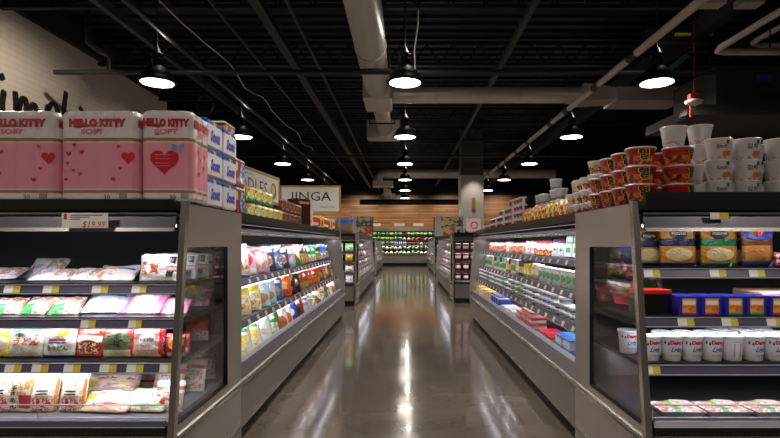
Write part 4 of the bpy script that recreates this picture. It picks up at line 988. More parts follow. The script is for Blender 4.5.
# sour cream tubs
def ex_d(b, fn):
    b.box(0, 0, 0, 0, 0, 0, INK) if False else None
    f2 = lambda u, v: fn(u, v)
    for (u0, u1) in ((-.062, -.032), (.040, .062)):
        b.add([fn(u0, .098), fn(u1, .090), fn(u1, .106), fn(u0, .114)], [(0, 1, 2, 3)], BLUE)
    b.text('Daisy', fn, RED, w=.066, h=.030, cx=.004, cz=.104, bold=.06)
    b.text('Light', fn, BLUE, w=.062, h=.036, cx=.006, cz=.064, shear=.5, bold=.03)
    b.text('SOUR CREAM', fn, INK, w=.05, h=.008, cx=.0, cz=.034)
def ex_n(b, fn):
    for k in range(7): 
        z = .03+k*.011; b.add([fn(-.02, z), fn(.02, z), fn(.02, z+.005), fn(-.02, z+.005)], [(0, 1, 2, 3)], BLUE)
    b.text('Nutrition', fn, BLUE, w=.036, cx=0, cz=.112)
tubd('cream', .047, .058, .142, '#eceaf0', [], LIDW, 'sour cream tub', extra=ex_d, name='sour_cream_tub', cat='tub', n=32)
tubd('cream_back', .047, .058, .142, '#eceaf0', [], LIDW, 'sour cream tub', extra=ex_n, name='sour_cream_tub', cat='tub', n=32)
wh = ['behind the glass side', 'half behind the steel post', 'second from the steel post', 'third from the steel post', 'fourth from the steel post', 'showing its printed back panel', 'right of the one showing its back', 'at the right picture edge']
for k, xx in enumerate((628, 650, 671.5, 691.5, 712, 732, 753, 775)):
    E('cream_back' if k == 5 else 'cream', xx, 3.17 if k == 0 else 2.97, .832, (0, 0, (0, 2, -4, 3, -2, 0, 6, -3)[k]), 'white sour cream tub with red and blue writing, '+wh[k])
for k, xx in enumerate((660, 681, 702, 724, 747, 770)):
    E('cream', xx+2, 3.11, .832, (0, 0, 20), 'sour cream tub in the second row, %s from the post' % nth(k+1))
    if k > 2: E('cream', xx+2, 3.11+.001, .832+.143, (0, 0, 60), 'sour cream tub stacked on the second row, %s from the post' % nth(k-2)) if False else None
for k, xx in enumerate((716, 738, 760)):
    me, look, nm, cat = D['cream']
    E('cream', xx, 3.24, .832, (0, 0, 10), 'third-row sour cream tub, base, %s from the left' % nth(k+1))
st = empty
LIDSTK = tub(.05, .058, .02, MATS['pack_cream'], LIDW)
# bottom meat trays
filmm = pack_mat('meat_film', '#dcd3cf', [('blot', .0, 1, .0, 1, '#c98d85', 5), ('rect', .3, .45, 0, 1, '#5da35c')], coat=.6, crinkle=.6)
trm = tray(.24, .2, .03, mat('foam_white', '#e6e4e8', .6), filmm, 2)
design('meat_tray', trm, 'white meat tray', 'meat_tray', 'meat tray')
for k, xx in enumerate((676, 721, 766, 808)):
    E('meat_tray', xx, 2.94, .545, (0, 0, (-2, 1, 3, 0)[k]), 'film wrapped white meat tray, %s from the steel post, bottom deck' % nth(k+1))

# ------------------------------------------------------------------ on top of the left end case
FILM = pack_mat('paper_film', '#dccfcd', [], rough=.22, coat=.6, crinkle=.35)
PINKB = mat('pink_print', '#dd8d9b', .35, coat=.5); GOLDB = mat('gold_print', '#9a6a34', .4, coat=.4); LACE = mat('lace_print', '#c9b6bb', .4, coat=.4)
HEART = mat('heart_print', '#c11f2e', .35, coat=.5); LPINK = mat('light_pink_print', '#d86f80', .4, coat=.4)
def lobed(w, h, d, nl, nd, m):
    """outline of a film pack of rolls: gently scalloped sides"""
    pts = []
    def lob(t, n, a): return a*abs(math.sin(PI*n*t))**.6
    n = 36; r = .045
    for (x0, y0, x1, y1, nn) in ((-w/2, -d/2, w/2, -d/2, nl), (w/2, -d/2, w/2, d/2, nd), (w/2, d/2, -w/2, d/2, nl), (-w/2, d/2, -w/2, -d/2, nd)):
        L = math.hypot(x1-x0, y1-y0); dx, dy = (x1-x0)/L, (y1-y0)/L; ox, oy = dy, -dx
        for k in range(n):
            t = k/n; e = min(t, 1-t)*L; rr = -(r-math.sqrt(max(0, r*r-(r-min(e, r))**2))) if e < r else 0
            q = lob(t, nn, .008)-.008+rr
            pts.append((x0+dx*L*t+ox*q, y0+dy*L*t+oy*q))
    return pts
def heart_pts(cx, cz, s, n=26):
    return [(cx+s*16*math.sin(t)**3/17, cz+s*(13*math.cos(t)-5*math.cos(2*t)-2*math.cos(3*t)-math.cos(4*t))/17) for t in [2*PI*k/n for k in range(n)]]
def roll_pack(w, h, d, side_heart=False, extra_text=True):
    base = lobed(w, h, d, 4 if w > .4 else 3, 3, None); N = len(base)
    P = Vector
    levels = [(0, .93, None), (.02, 1, None), (.045, 1, GOLDB), (.06, 1, LACE), (.07, 1, PINKB), (.318, 1, LACE), (.33, 1, GOLDB), (.348, 1, None), (h-.03, 1, None), (h-.008, .965, None), (h, .88, None)]
    k_ = h/.5
    b = MB(); vs = []
    for (z, s, _) in levels:
        zz = z*k_ if z < .4 else z
        for (i, p) in enumerate(base): vs.append((p[0]*s, p[1]*s, zz))
    for j in range(len(levels)-1):
        m = levels[j][2] or FILM
        b.add([vs[j*N+i] for i in range(N)]+[vs[(j+1)*N+i] for i in range(N)], [(i, (i+1) % N, N+(i+1) % N, N+i) for i in range(N)], m, True)
    b.add(vs[:N], [tuple(range(N-1, -1, -1))], FILM); b.add(vs[-N:], [tuple(range(N))], FILM)
    F = lambda u, v: (u, -d/2-.002, v)
    S = lambda u, v: (w/2+.002, u, v)
    def hearts(fn, L):
        r2 = random.Random(4)
        for (u, v, s) in L:
            hp = heart_pts(u, v, s); b.add([fn(*q) for q in hp], [tuple(range(len(hp)))], HEART)
    hs = h/.5
    for fn, ww in ((F, w), (S, d)):
        b.text('HELLO KITTY', fn, mat('maroon_print', '#5c1218', .4), w=min(.325, ww*.89), h=.048, cx=0, cz=h-.072, bold=.08)
        f3 = (lambda g_: (lambda u, v: tuple(Vector(g_(u, v))+(Vector((0, -.0012, 0)) if g_ is F else Vector((.0012, 0, 0))))))(fn)
        b.text('HELLO KITTY', f3, HEART, w=min(.315, ww*.87), h=.040, cx=0, cz=h-.072, bold=.06)
        b.text('SOFT', fn, LPINK, w=.13, h=.032, cx=-.03 if ww > .4 else 0, cz=h-.122, bold=.05)
    if side_heart:
        hp = heart_pts(-.01, .22*hs, .085); b.add([F(*q) for q in hp], [tuple(range(len(hp)))], HEART)
        G = lambda u, v: (u, -d/2-.006, v)
        for z in (.25, .23, .205, .19): b.add([G(-.06, z*hs), G(.02, z*hs), G(.02, z*hs+.005), G(-.06, z*hs+.005)], [(0, 1, 2, 3)], LPINK)
        # blue ribbon bow
        BB = mat('bow_blue', '#5f9fc4', .4)
        cx, cz = .065, .30*hs
        for sgn in (-1, 1):
            b.add([G(cx, cz), G(cx+sgn*.035, cz+.018), G(cx+sgn*.035, cz-.012)], [(0, 1, 2) if sgn < 0 else (0, 2, 1)], BB)
            b.add([G(cx, cz), G(cx+sgn*.012, cz-.035), G(cx+sgn*.022, cz-.03)], [(0, 1, 2) if sgn > 0 else (0, 2, 1)], BB)
        hearts(S, [(-.06, .28*hs, .018), (-.02, .24*hs, .014), (.05, .27*hs, .016), (.03, .2*hs, .02), (-.05, .16*hs, .016)])
    else:
        hearts(F, [(-.165, .26*hs, .017), (-.135, .31*hs, .012), (-.17, .21*hs, .012), (-.14, .17*hs, .01), (.175, .24*hs, .042), (.13, .18*hs, .011), (.12, .3*hs, .012), (-.10, .15*hs, .014), (-.09, .27*hs, .016), (.09, .12*hs, .014), (-.18, .12*hs, .012)])
        hearts(S, [(0, .22*hs, .05)])
    # bar code and small print
    for k in range(9): b.add([F(w*.28+k*.005, .012), F(w*.28+k*.005+.0025, .012), F(w*.28+k*.005+.0025, .045), F(w*.28+k*.005, .045)], [(0, 1, 2, 3)], INK)
    b.text('30', F, INK, w=.035, cx=w*.12, cz=.022)
    # film gathered on the top edge
    return b
top = 1.736
m1 = roll_pack(.445, .515, .30).mesh('paper_roll_pack')
m2 = roll_pack(.29, .515, .30, True).mesh('paper_roll_pack')
put('toilet_paper_pack', m1, -2.195, 3.09, top, (0, 0, R(1)), 'pink and white toilet paper pack cut by the left picture edge', 'toilet paper')
put('toilet_paper_pack', m1, -1.735, 3.09, top, (0, 0, R(-1)), 'pink and white toilet paper pack, middle of the three, with hearts', 'toilet paper')
put('toilet_paper_pack', m2, -1.355, 3.085, top, (0, 0, R(3)), 'pink toilet paper pack with big heart and blue bow, at the case corner', 'toilet paper')
# blue and white packs on the aisle edge
def scott():
    b = MB(); w, h, d = .285, .186, .24
    m = pack_mat('tissue_blue', '#d4d3d8', [('rect', 0, 1, .82, 1, '#2c50b0'), ('rect', .42, .56, .82, 1, '#e3c838')], crinkle=.35)
    b.box(-w/2, w/2, -d/2, d/2, 0, h, m, .02)
    F = lambda u, v: (u, -d/2-.002, v)
    b.text('Scott', F, BLUE, w=.17, h=.07, cx=0, cz=.085, shear=.3, bold=.04)
    b.text('Scott', lambda u, v: (u, -d/2-.001, v), mat('ink_magenta', '#b04a86', .4), w=.175, h=.075, cx=.006, cz=.078, shear=.3, bold=.04)
    return b.mesh('tissue_pack')
sc = scott()
for ci, (y, nm) in enumerate(((3.425, 'nearer'), (3.725, 'farther'))):
    for q in range(3):
        put('toilet_paper_pack', sc, -1.37, y, top+q*.188, (0, 0, R(90)), 'blue and white toilet paper pack, %s, %s column beside the pink packs' % (('bottom tier', 'middle tier', 'top tier')[q], nm), 'toilet paper', 'blue and white toilet paper packs')
def viva():
    b = MB(); w, h, d = .24, .235, .22
    m = pack_mat('towel_red', '#7b2528', [('ell', .68, .5, .26, .36, '#c9cddf'), ('rect', 0, .2, .55, .85, '#e2bd3a'), ('blot', .45, .9, .2, .8, '#3458a8', 5), ('rect', 0, 1, .92, 1, '#d9d5d2')], crinkle=.3)
    b.box(-w/2, w/2, -d/2, d/2, 0, h, m, .02)
    return b.mesh('towel_pack')
vv = viva()
topL = 1.7205
for ci, y in enumerate((4.06, 4.31)):
    for q in range(3 if ci == 0 else 2):
        put('paper_towel_pack', vv, -1.47, y, topL+q*.237, (0, 0, R(90)), 'dark red paper towel pack, %s, %s column after the blue packs' % (('bottom', 'middle', 'top')[q], ('first', 'second')[ci]), 'paper towels', 'dark red paper towel packs')
bagd('green_ramen', .2, .15, .05, '#3f8a3a', [('ell', .5, .45, .3, .25, '#e3ddc2'), ('blot', .1, .9, .1, .9, '#c9bf3c', 6), ('rect', .1, .5, .7, .9, '#c23a2c')], 'green noodle packet', block=.7, name='noodle_packet', cat='noodle packet')
bagd('red_ramen', .2, .14, .05, '#8f2420', [('ell', .5, .4, .34, .26, '#c9a06a'), ('blot', .1, .9, .1, .9, '#3a1816', 6)], 'red noodle packet', block=.7, name='noodle_packet', cat='noodle packet')
boxd('tall_green', .09, .36, .09, '#3fa03c', [('rect', 0, 1, .55, .85, '#e6cf3a'), ('rect', 0, 1, .85, 1, '#d9632c')], 'tall green box with yellow top')
put('food_box', D['tall_green'][0], -1.46, 4.56, topL, (0, 0, R(90)), 'tall green box with yellow top beside the dark red towel packs', 'food box')
k = 0
for i in range(6):
    for q in range(2 if i < 4 else 1):
        put('noodle_packet', D['green_ramen'][0], -1.42, 4.76+i*.22, topL+q*.152, (R(-4), 0, R(78)), 'green noodle packet, %s from the tall green box, %s layer' % (nth(i+1), ('lower', 'upper')[q]), 'noodle packet', 'green noodle packets on the left case')
for i in range(5):
    for q in range(2):
        put('noodle_packet', D['red_ramen'][0], -1.42, 6.05+i*.22, topL+q*.142, (R(-4), 0, R(78)), 'dark red noodle packet, %s after the green packets, %s layer' % (nth(i+1), ('lower', 'upper')[q]), 'noodle packet', 'dark red noodle packets on the left case')
boxd('tall_brown', .26, .40, .2, '#3b2216', [('rect', .1, .9, .82, .9, '#c9a06a')], 'tall dark brown box')
put('food_box', D['tall_brown'][0], -1.50, 7.36, topL, (0, 0, R(60)), 'tall dark brown box standing on the left case', 'food box')
boxd('tall_orange', .14, .37, .12, '#e08a2a', [('rect', 0, 1, .6, 1, '#dcd3cc'), ('blot', 0, 1, 0, .6, '#f0d9a0', 5)], 'tall orange and white box')
put('food_box', D['tall_orange'][0], -1.45, 7.72, topL, (0, 0, R(70)), 'tall orange and white box next to the brown box', 'food box')
boxd('small_yellow', .2, .22, .14, '#e0c23a', [('ell', .5, .5, .3, .3, '#c23038'), ('rect', 0, .3, 0, 1, '#dfe3ea')], 'yellow and red box')
boxd('small_blue', .16, .20, .14, '#d9dde6', [('rect', 0, 1, .5, .9, '#c8433c'), ('rect', 0, 1, .0, .3, '#3f66b0')], 'white red and blue box')
for i in range(8):
    key = ('small_blue', 'small_yellow', 'small_yellow', 'small_blue')[i % 4]
    put('food_box', D[key][0], -1.45, 8.1+i*.27, topL, (0, 0, R(72)), '%s, %s behind the tall orange box on the left case' % (D[key][1], nth(i+1)), 'food box', 'small boxes on the far left case')

# signs
def sign(name, label, c, rz, w, h, cat='sign'):
    t = empty(name, label, cat, c, (0, 0, rz))
    fr = .035
    MB().box(-w/2+fr, w/2-fr, -.012, .012, fr, h-fr, mat('sign_board', '#d3cfc9', .5)).build('board', t)
    f = MB().box(-w/2, w/2, -.02, .02, 0, fr, WOODF).box(-w/2, w/2, -.02, .02, h-fr, h, WOODF).box(-w/2, -w/2+fr, -.02, .02, fr, h-fr, WOODF).box(w/2-fr, w/2, -.02, .02, fr, h-fr, WOODF)
    f.build('frame', t)
    return t
c = px(310.5, 213, 10.62)
t = sign('aisle_sign', 'white sign with black lettering in an oak frame over the left case', (c.x, 10.62, c.z), 0, 1.24, .56)
MB().text('JINGA', ft(-.014), INK, w=.84, h=.24, cx=0, cz=.31).build('lettering', t)
MB().text('TRADITION', ft(-.014), INK, w=.30, h=.032, cx=.34, cz=.12).build('lettering', t, label='small second line of lettering')
for q, (a, b_) in enumerate(((-.55, .50), (.55, .50), (.55, .07), (-.55, .07))): pass
MB().tube([(-.58, 0, 0), (-.58, 0, -.38)], .02, WOODF, 8).build('post', t)
MB().tube([(.60, 0, 0), (.60, 0, -.38)], .02, WOODF, 8).build('post', t)
yaw = math.atan2(3.3, .3)
t = sign('aisle_sign', 'long oak framed sign with a round noodle picture above the left case', (-2.36, 7.45, 2.15), yaw, 3.3, .48)
MB().text('NOODLES', ft(-.014), mat('ink_charcoal', '#3a3733', .5), w=1.75, h=.22, cx=.18, cz=.22).build('lettering', t)
d = MB(); n = 28; d.add([(1.35+.14*math.cos(2*PI*k/n), -.015, .22+.14*math.sin(2*PI*k/n)) for k in range(n)], [tuple(range(n))], mat('bowl_brown', '#8b6a45', .5))
d.add([(1.33+.09*math.cos(2*PI*k/n), -.017, .24+.08*math.sin(2*PI*k/n)) for k in range(n)], [tuple(range(n))], mat('bowl_cream', '#cdb489', .5)); d.build('round_picture', t)
MB().box(-1.61, 1.61, -.016, -.013, .035, .045, GREEN).box(-1.61, 1.61, -.016, -.013, .435, .445, GREEN).build('green_border', t)
MB().text('ASIAN', ft(-.014), MATS['ink_charcoal'], w=.32, h=.03, cx=.3, cz=.385).build('lettering', t, label='tiny upper line of lettering')
for q in (-1.5, 0, 1.5): MB().tube([(q, .0, 0), (q, .0, -.414)], .02, PIPEM, 8).build('post', t)

# ------------------------------------------------------------------ on top of the right cases
def ex_red(b, fn):
    b.text('열', fn, YEL, w=.072, h=.070, cx=.018, cz=.068, bold=.05)
    b.text('열', lambda u, v: tuple(Vector(fn(u, v))*1.012+Vector((0, 0, -.0008))), INK, w=.062, h=.06, cx=.018, cz=.068, bold=.03)
    b.text('라면', fn, YEL, w=.035, h=.022, cx=.058, cz=.032, bold=.02)
RB = bowl(.068, .09, .112, pack_mat('bowl_red', '#a8241c', [('blot', .0, 1, .0, .75, '#5f130f', 4), ('blot', 0, 1, .0, .5, '#d8702c', 7)], crinkle=0), FOIL, ex_red)
def ex_k(word):
    def ex(b, fn):
        b.add([fn(.012, .092), fn(.032, .092), fn(.032, .114), fn(.012, .114)], [(0, 1, 2, 3)], mat('gold_dark', '#5d4a2a', .4))
        b.text(word, fn, INK, w=.058, h=.03 if word != 'Kimchi' else .026, cx=-.012, cz=.078, bold=.02)
        for k in range(5):
            a = k*.012; 
            b.add([fn(.0+a-.01, .02), fn(.02+a-.01, .022), fn(.022+a-.01, .05+.004*(k % 2)), fn(.004+a-.01, .045)], [(0, 1, 2, 3)], mat('kimchi_orange', '#c5602c', .4))
    return ex
KM = pack_mat('bowl_kimchi', '#c9c2c4', [('blot', 0, 1, 0, .25, '#b58f88', 6)], crinkle=0)
KB1 = bowl(.058, .077, .128, KM, FOIL, ex_k('Kimchi')); KB2 = bowl(.058, .077, .128, KM, FOIL, ex_k('김치'))
ztR = 1.7365
for me_ in (RB, KB1, KB2):
    for v in me_.vertices: v.co *= .93
# red bowls: columns along the aisle edge
cols = [(1.385, 3.06), (1.385, 3.26), (1.385, 3.46), (1.385, 3.66)]
for i, (x, y) in enumerate(cols):
    for q in range(3 if i < 3 else 2):
        put('noodle_bowl', RB, x, y, ztR+q*.1065, (0, 0, R(-22-(i*9))), 'red noodle bowl, %s tier, %s column from the front along the aisle edge' % (('bottom', 'middle', 'top')[q], nth(i+1)), 'noodle bowl', 'red noodle bowls')
for q in range(3):
    put('noodle_bowl', RB, 1.60, 3.05, ztR+q*.1065, (0, 0, R(25)), 'red noodle bowl, %s tier, column beside the white kimchi bowls' % ('bottom', 'middle', 'top')[q], 'noodle bowl', 'red noodle bowls')
put('noodle_bowl', KB1, 1.575, 3.05, ztR+3*.1065, (0, 0, R(200)), 'white bowl resting on top of the red bowl column', 'noodle bowl')
for q in range(3):
    put('noodle_bowl', RB, 1.60, 3.27, ztR+q*.1065, (0, 0, R(80)), 'red noodle bowl, %s tier, second row behind the kimchi side' % ('bottom', 'middle', 'top')[q], 'noodle bowl', 'red noodle bowls')
for i, (x, me, nm) in enumerate(((1.825, KB1, 'left'), (1.99, KB2, 'middle'), (2.175, KB1, 'right'))):
    for q in range(3):
        put('noodle_bowl', me, x, 3.03, ztR+q*.1221, (0, 0, R((-4, 3, 5)[i])), 'white kimchi noodle bowl, %s tier, %s front column' % (('bottom', 'middle', 'top')[q], nm), 'noodle bowl', 'white kimchi noodle bowls')
for i, x in enumerate((1.83, 1.99, 2.15, 2.31)):
    for q in range(4 if i == 0 else 3):
        put('noodle_bowl', (KB2, KB1)[i % 2], x, 3.23, ztR+q*.1221, (0, 0, R(120+i*50)), 'white noodle bowl in the back row, %s tier, %s from the red bowls' % (nth(q+1), nth(i+1)), 'noodle bowl', 'white kimchi noodle bowls')
# along the long right case
YB_ = bowl(.062, .082, .10, pack_mat('bowl_white_yellow', '#cfc9c4', [('blot', 0, 1, 0, .7, '#c8a32c', 5), ('blot', 0, 1, 0, .5, '#b02b22', 7)], crinkle=0), FOIL, n=18)
GB = tub(.055, .066, .12, pack_mat('cup_grey', '#a9a4a8', [('rect', 0, 1, .1, .25, '#6b6468')], crinkle=0), FOIL, n=18)
SC = tub(.042, .052, .09, pack_mat('cup_stripe', '#b7a9a6', [('rect', .0, 1, .3, .75, '#7d3a34'), ('rect', .35, .65, 0, 1, '#c9c4c2')], crinkle=0), FOIL, n=14)
bagd('red_pouch', .17, .2, .05, '#ad2a22', [('ell', .5, .5, .3, .3, '#d9b84a'), ('blot', .1, .9, .1, .9, '#7f1613', 6)], 'red noodle packet', name='noodle_packet', cat='noodle packet')
bagd('gold_pouch', .17, .2, .05, '#a87c24', [('ell', .5, .5, .28, .3, '#5f3413'), ('blot', .1, .9, .1, .9, '#d9ba4c', 6)], 'gold noodle packet', name='noodle_packet', cat='noodle packet')
for i in range(4):
    for q in range((4, 3, 3, 2)[i]):
        put('noodle_bowl', YB_, 1.50, 4.02+i*.18, topL+q*.102, (0, 0, R(-70+i*20)), 'white and yellow noodle bowl, %s tier, %s column behind the red bowls' % (nth(q+1), nth(i+1)), 'noodle bowl', 'white and yellow noodle bowls')
for i in range(11):
    key = 'gold_pouch' if i in (2, 3, 4, 8) else 'red_pouch'
    put('noodle_packet', D[key][0], 1.49, 4.78+i*.16, topL, (R(-8), 0, R(-68)), '%s, %s along the right case after the yellow bowls' % (D[key][1], nth(i+1)), 'noodle packet', 'noodle packets on the right case')
for i, (y, n_) in enumerate(((5.0, 3), (5.2, 2), (5.55, 3), (5.75, 4), (5.95, 2), (6.2, 3), (6.4, 3))):
    for q in range(n_):
        put('noodle_cup', GB, 1.67, y, topL+q*.121, (0, 0, R(i*40)), 'grey noodle cup, %s tier, %s column behind the red and gold packets' % (nth(q+1), nth(i+1)), 'noodle cup', 'grey noodle cups')
for i in range(16):
    n_ = max(1, 4-i//4)
    for q in range(n_):
        put('noodle_cup', SC, 1.50, 6.62+i*.20, topL+q*.091, (0, 0, R(i*55)), 'small striped cup, %s tier, %s column toward the pink sign' % (nth(q+1), nth(i+1)), 'noodle cup', 'small striped cups on the right case')
# pink sign card at the end of the right case
c = px(473.5, 230.5, 10.0)
t = empty('display_card', 'pink and white card with a black ring at the far right case end', 'card', (c.x, 10.0, topL))
w = .27; h = .25
MB().box(-w/2, w/2, -.02, .02, 0, h, mat('card_pink', '#d9aeb0', .5)).build('card', t)
d = MB(); n = 24
for k in range(n):
    a0, a1 = 2*PI*k/n, 2*PI*(k+1)/n
    d.add([(.01+r*math.cos(a), -.0215, .12+r*math.sin(a)) for a, r in ((a0, .05), (a1, .05), (a1, .07), (a0, .07))], [(0, 1, 2, 3)], mat('ring_grey', '#6d5f63', .5))
d.build('ring_print', t)
t = None

# ------------------------------------------------------------------ distant cases
far_keys = ['leaf', 'meat_white', 'red_black', 'cobalt', 'pale_green', 'meat_orange', 'grey_white', 'white_orange', 'brown_food', 'cream_yellow', 'blush', 'tomato']
def far_row(s, F, Y0, Y1, step, who):
    for li, (off, z) in enumerate([(0.06, .50)]+[(o+.02, zz) for o, zz in reversed(L2)]):
        y = Y0; k = 0
        ln = ('bottom', 'lower', 'middle', 'top')[li]
        while y < Y1:
            me, look, nm, cat = D[far_keys[rnd.randrange(len(far_keys))]]
            hh = max(v.co.z for v in me.vertices); sc_ = min(1.0, .20/hh)
            put(nm, me, s*(F+off+.14), y, z, (R(-10), 0, R(-90*s if s > 0 else 90)), '%s, %s from near end, %s shelf, %s' % (look, nth(k+1), ln, who), cat, 'packs in the %s' % who, scale=sc_)
            y += step; k += 1
far_row(-1, 1.2, 13.6, 20.0, .42, 'distant left case')
far_row(1, 1.22, 14.2, 20.2, .42, 'distant right case')
far_row(-1, 1.36, 24.9, 31.8, .8, 'farthest left case')
far_row(1, 1.36, 25.3, 31.8, .8, 'farthest right case')
# end cases: packs facing the camera
bagd('spinach', .22, .2, .07, '#dfe6d6', [('rect', 0, 1, .7, 1, '#55c02f'), ('blot', .1, .9, .1, .6, '#6fa84a', 6)], 'white bag with lime top')
bagd('veg_mix', .22, .2, .07, '#5d8a2c', [('blot', 0, 1, 0, 1, '#d26a28', 5)], 'green and orange vegetable bag')
bagd('potato', .24, .16, .09, '#d5cbb8', [('blot', .1, .9, .1, .9, '#a58d6b', 6)], 'beige bag')
tubd('red_jar', .07, .075, .2, '#7d2416', [('rect', 0, 1, .3, .65, '#d9cfc4')], LIDW, 'jar of red sauce', name='sauce_jar', cat='jar', n=14)
bagd('bluetop', .42, .3, .14, '#a98a62', [('rect', 0, 1, .7, 1, '#2a5cc0'), ('rect', .3, .7, .25, .6, '#9aa0b8')], 'large bag with blue top')
for (key, z, who) in (('spinach', 1.3, 'top shelf'), ('veg_mix', 1.05, 'second shelf'), ('potato', .8, 'third shelf'), ('meat_white', .545, 'bottom deck')):
    for k in range(5):
        me, look, nm, cat = D[key]
        put(nm, me, -1.36-k*.26, 12.35+.35, z, (R(-6), 0, 0), '%s, %s from the aisle, %s, distant left end case' % (look, nth(k+1), who), cat, '%s packs in the distant left end case' % who, .95)
for k in range(4):
    put('food_bag', D['bluetop'][0], -1.5-k*.46, 12.8, 1.722, (R(-6), 0, 0), 'large blue topped bag, %s from the aisle, on distant left end case' % nth(k+1), 'food bag', 'blue topped bags on the distant left case', (1.05, 1.0, 1.3))
for zi, (z, who) in enumerate(((1.3, 'top shelf'), (1.05, 'second shelf'), (.8, 'third shelf'), (.545, 'bottom deck'))):
    for k in range(6):
        me, look, nm, cat = D['red_jar']
        put(nm, me, 1.36+k*.2, 13.35, z, (0, 0, R(k*40)), 'jar of red sauce, %s from the aisle, %s, distant right end case' % (nth(k+1), who), 'jar', 'jars in the distant right end case', .95)
boxd('white_tall', .14, .2, .12, '#d9d6d6', [('rect', .2, .8, .2, .6, '#5b4640')], 'white canister')
for k in range(6):
    put('canister', D['white_tall'][0], 1.38+k*.2, 13.4, 1.722, (0, 0, 0), 'white canister with dark label, %s from the aisle, on distant right end case' % nth(k+1), 'canister', 'canisters on the distant right case')
for s, F, who in ((-1, 1.36, 'left'), (1, 1.36, 'right')):
    for zi, z in enumerate((1.3, 1.05, .8)):
        for k in range(3):
            key = ('meat_white', 'red_black', 'cobalt')[(k+zi) % 3]; me, look, nm, cat = D[key]
            put(nm, me, s*(F+.2+k*.3), 24.15 if s < 0 else 24.55, z, (R(-5), 0, 0), '%s, %s from the aisle, %s shelf, farthest %s end case' % (look, nth(k+1), ('top', 'second', 'third')[zi], who), cat, 'packs in the farthest %s end case' % who, .6)

# patterned boards standing on the distant cases
for s, x0, x1, who, acc in ((-1, 352, 372.5, 'left', '#4b5f38'), (1, 434.5, 462, 'right', '#c9a52e')):
    a = px(x0, 241, 20.3); b_ = px(x1, 217, 20.3)
    m = pack_mat('floral_'+who, '#a5a19b', [('blot', .25, 1, .3, 1, '#3c4733', 5), ('blot', .2, .8, .1, .8, acc, 4), ('blot', .3, 1, 0, .5, '#b0472c', 5)], crinkle=0, coat=0, rough=.5)
    t = empty('display_board', 'tall leafy patterned board standing on the distant %s case' % who, 'display board', ((a.x+b_.x)/2, 20.3, 1.7315))
    w = abs(b_.x-a.x); MB().box(-w/2, w/2, -.02, .02, .03, b_.z-1.722, m).build('panel', t)
    MB().box(-w/2, w/2, -.03, .03, 0, .03, PIPEG).box(-w/2-.03, -w/2, -.03, .03, 0, b_.z-1.722, PIPEG).box(w/2, w/2+.03, -.03, .03, 0, b_.z-1.722, PIPEG).build('frame', t)

# ------------------------------------------------------------------ produce wall
t = empty('produce_case', 'wide lit produce case against the wood wall at the aisle end', 'display case', (0, 35.3, 0))
def B(name, mb, par=None): return local(mb, t).build(name, par or t)
PX0, PX1 = -5.2, 4.6
B('kick_plate', MB().box(PX0, PX1, 35.15, 36.3, 0, .14, KICK))
B('base_panel', MB().box(PX0, PX1, 35.0, 36.3, .15, .72, mat('produce_steel', '#aaa59a', .4, .4)))
B('bumper', MB().box(PX0, PX1, 34.96, 35.0, .66, .71, POLISH))
B('back_liner', MB().box(PX0, PX1, 36.2, 36.35, .73, 2.45, DARK))
B('canopy', MB().box(PX0, PX1, 35.35, 36.35, 2.40, 2.55, MATS['produce_steel']))
B('light_strip', MB().box(PX0, PX1, 35.6, 35.64, 2.37, 2.399, LED))
B('fascia', MB().box(PX0, PX1, 35.3, 35.349, 2.30, 2.55, MATS['produce_steel']))
PL = [(35.05, .73), (35.25, 1.05), (35.4, 1.36), (35.5, 1.68), (35.55, 1.98)]
for i, (y, z) in enumerate(PL):
    B('shelf', MB().box(PX0, PX1, y, 36.2, z, z+.03, BLACK).box(PX0, PX1, y-.02, y, z-.03, z+.035, RAILC))
    area('produce_light', (-.3, y+.1, z+.30 if i < 4 else 2.34), (R(12), 0, 0), 9.5, .06, 26)
LEAF = mat('leaf_green', '#5f9a40', .45); LEAF2 = mat('leaf_light', '#b1cd6c', .45); WHT = mat('veg_white', '#d9d6b8', .45); REDV = mat('veg_red', '#c02a22', .3); BOT = mat('bottle_white', '#c9cdea', .35); YELV = mat('veg_yellow', '#d8c25a', .4); ORV = mat('veg_orange', '#d9662c', .4)
def bunch(m, m2, seed):
    b = MB(); r = random.Random(seed)
    for k in range(9):
        a = r.uniform(-.5, .5); x = r.uniform(-.07, .07); h = r.uniform(.16, .22); w = r.uniform(.03, .05)
        y = r.uniform(-.04, .04)
        n = 6; vs = []
        for j in range(n+1):
            tt = j/n; ww = w*math.sin(PI*min(1, .15+tt*.85))
            px_ = x+a*h*tt*.6; z = h*tt
            vs += [(px_-ww, y-.02*math.sin(PI*tt), z), (px_+ww, y+.01, z), (px_, y+.03+.02*math.sin(PI*tt), z)]
        fs = []
        for j in range(n):
            o = 3*j
            for q in range(3): fs.append((o+q, o+(q+1) % 3, o+3+(q+1) % 3, o+3+q))
        b.add(vs, fs, m if k % 3 else m2, True)
    return b.mesh('bunch')
def lump(m, m2, n_, r0, seed):
    b = MB(); r = random.Random(seed)
    for k in range(n_):
        c = (r.uniform(-.08, .08), r.uniform(-.05, .05), r0+(.0 if k < 3 else r0*1.1)); b.lathe([(r0*math.sin(PI*j/6), -r0*math.cos(PI*j/6)) for j in range(7)], m if k % 2 else m2, c, 8)
    return b.mesh('lump')
G1, G2, G3 = bunch(LEAF, LEAF2, 1), bunch(LEAF2, LEAF, 2), bunch(LEAF, WHT, 3)
CB = lump(LEAF2, WHT, 5, .06, 4); RP = lump(REDV, ORV, 6, .05, 5); YP = lump(YELV, WHT, 5, .055, 6)
bt = MB(); 
for q in (-.06, .06): bt.lathe([(.04, 0), (.045, .02), (.045, .13), (.02, .17), (.02, .2)], BOT, (q, 0, 0), 10)
bt = bt.mesh('bottle_pair')
OP = lump(ORV, WHT, 6, .05, 8)
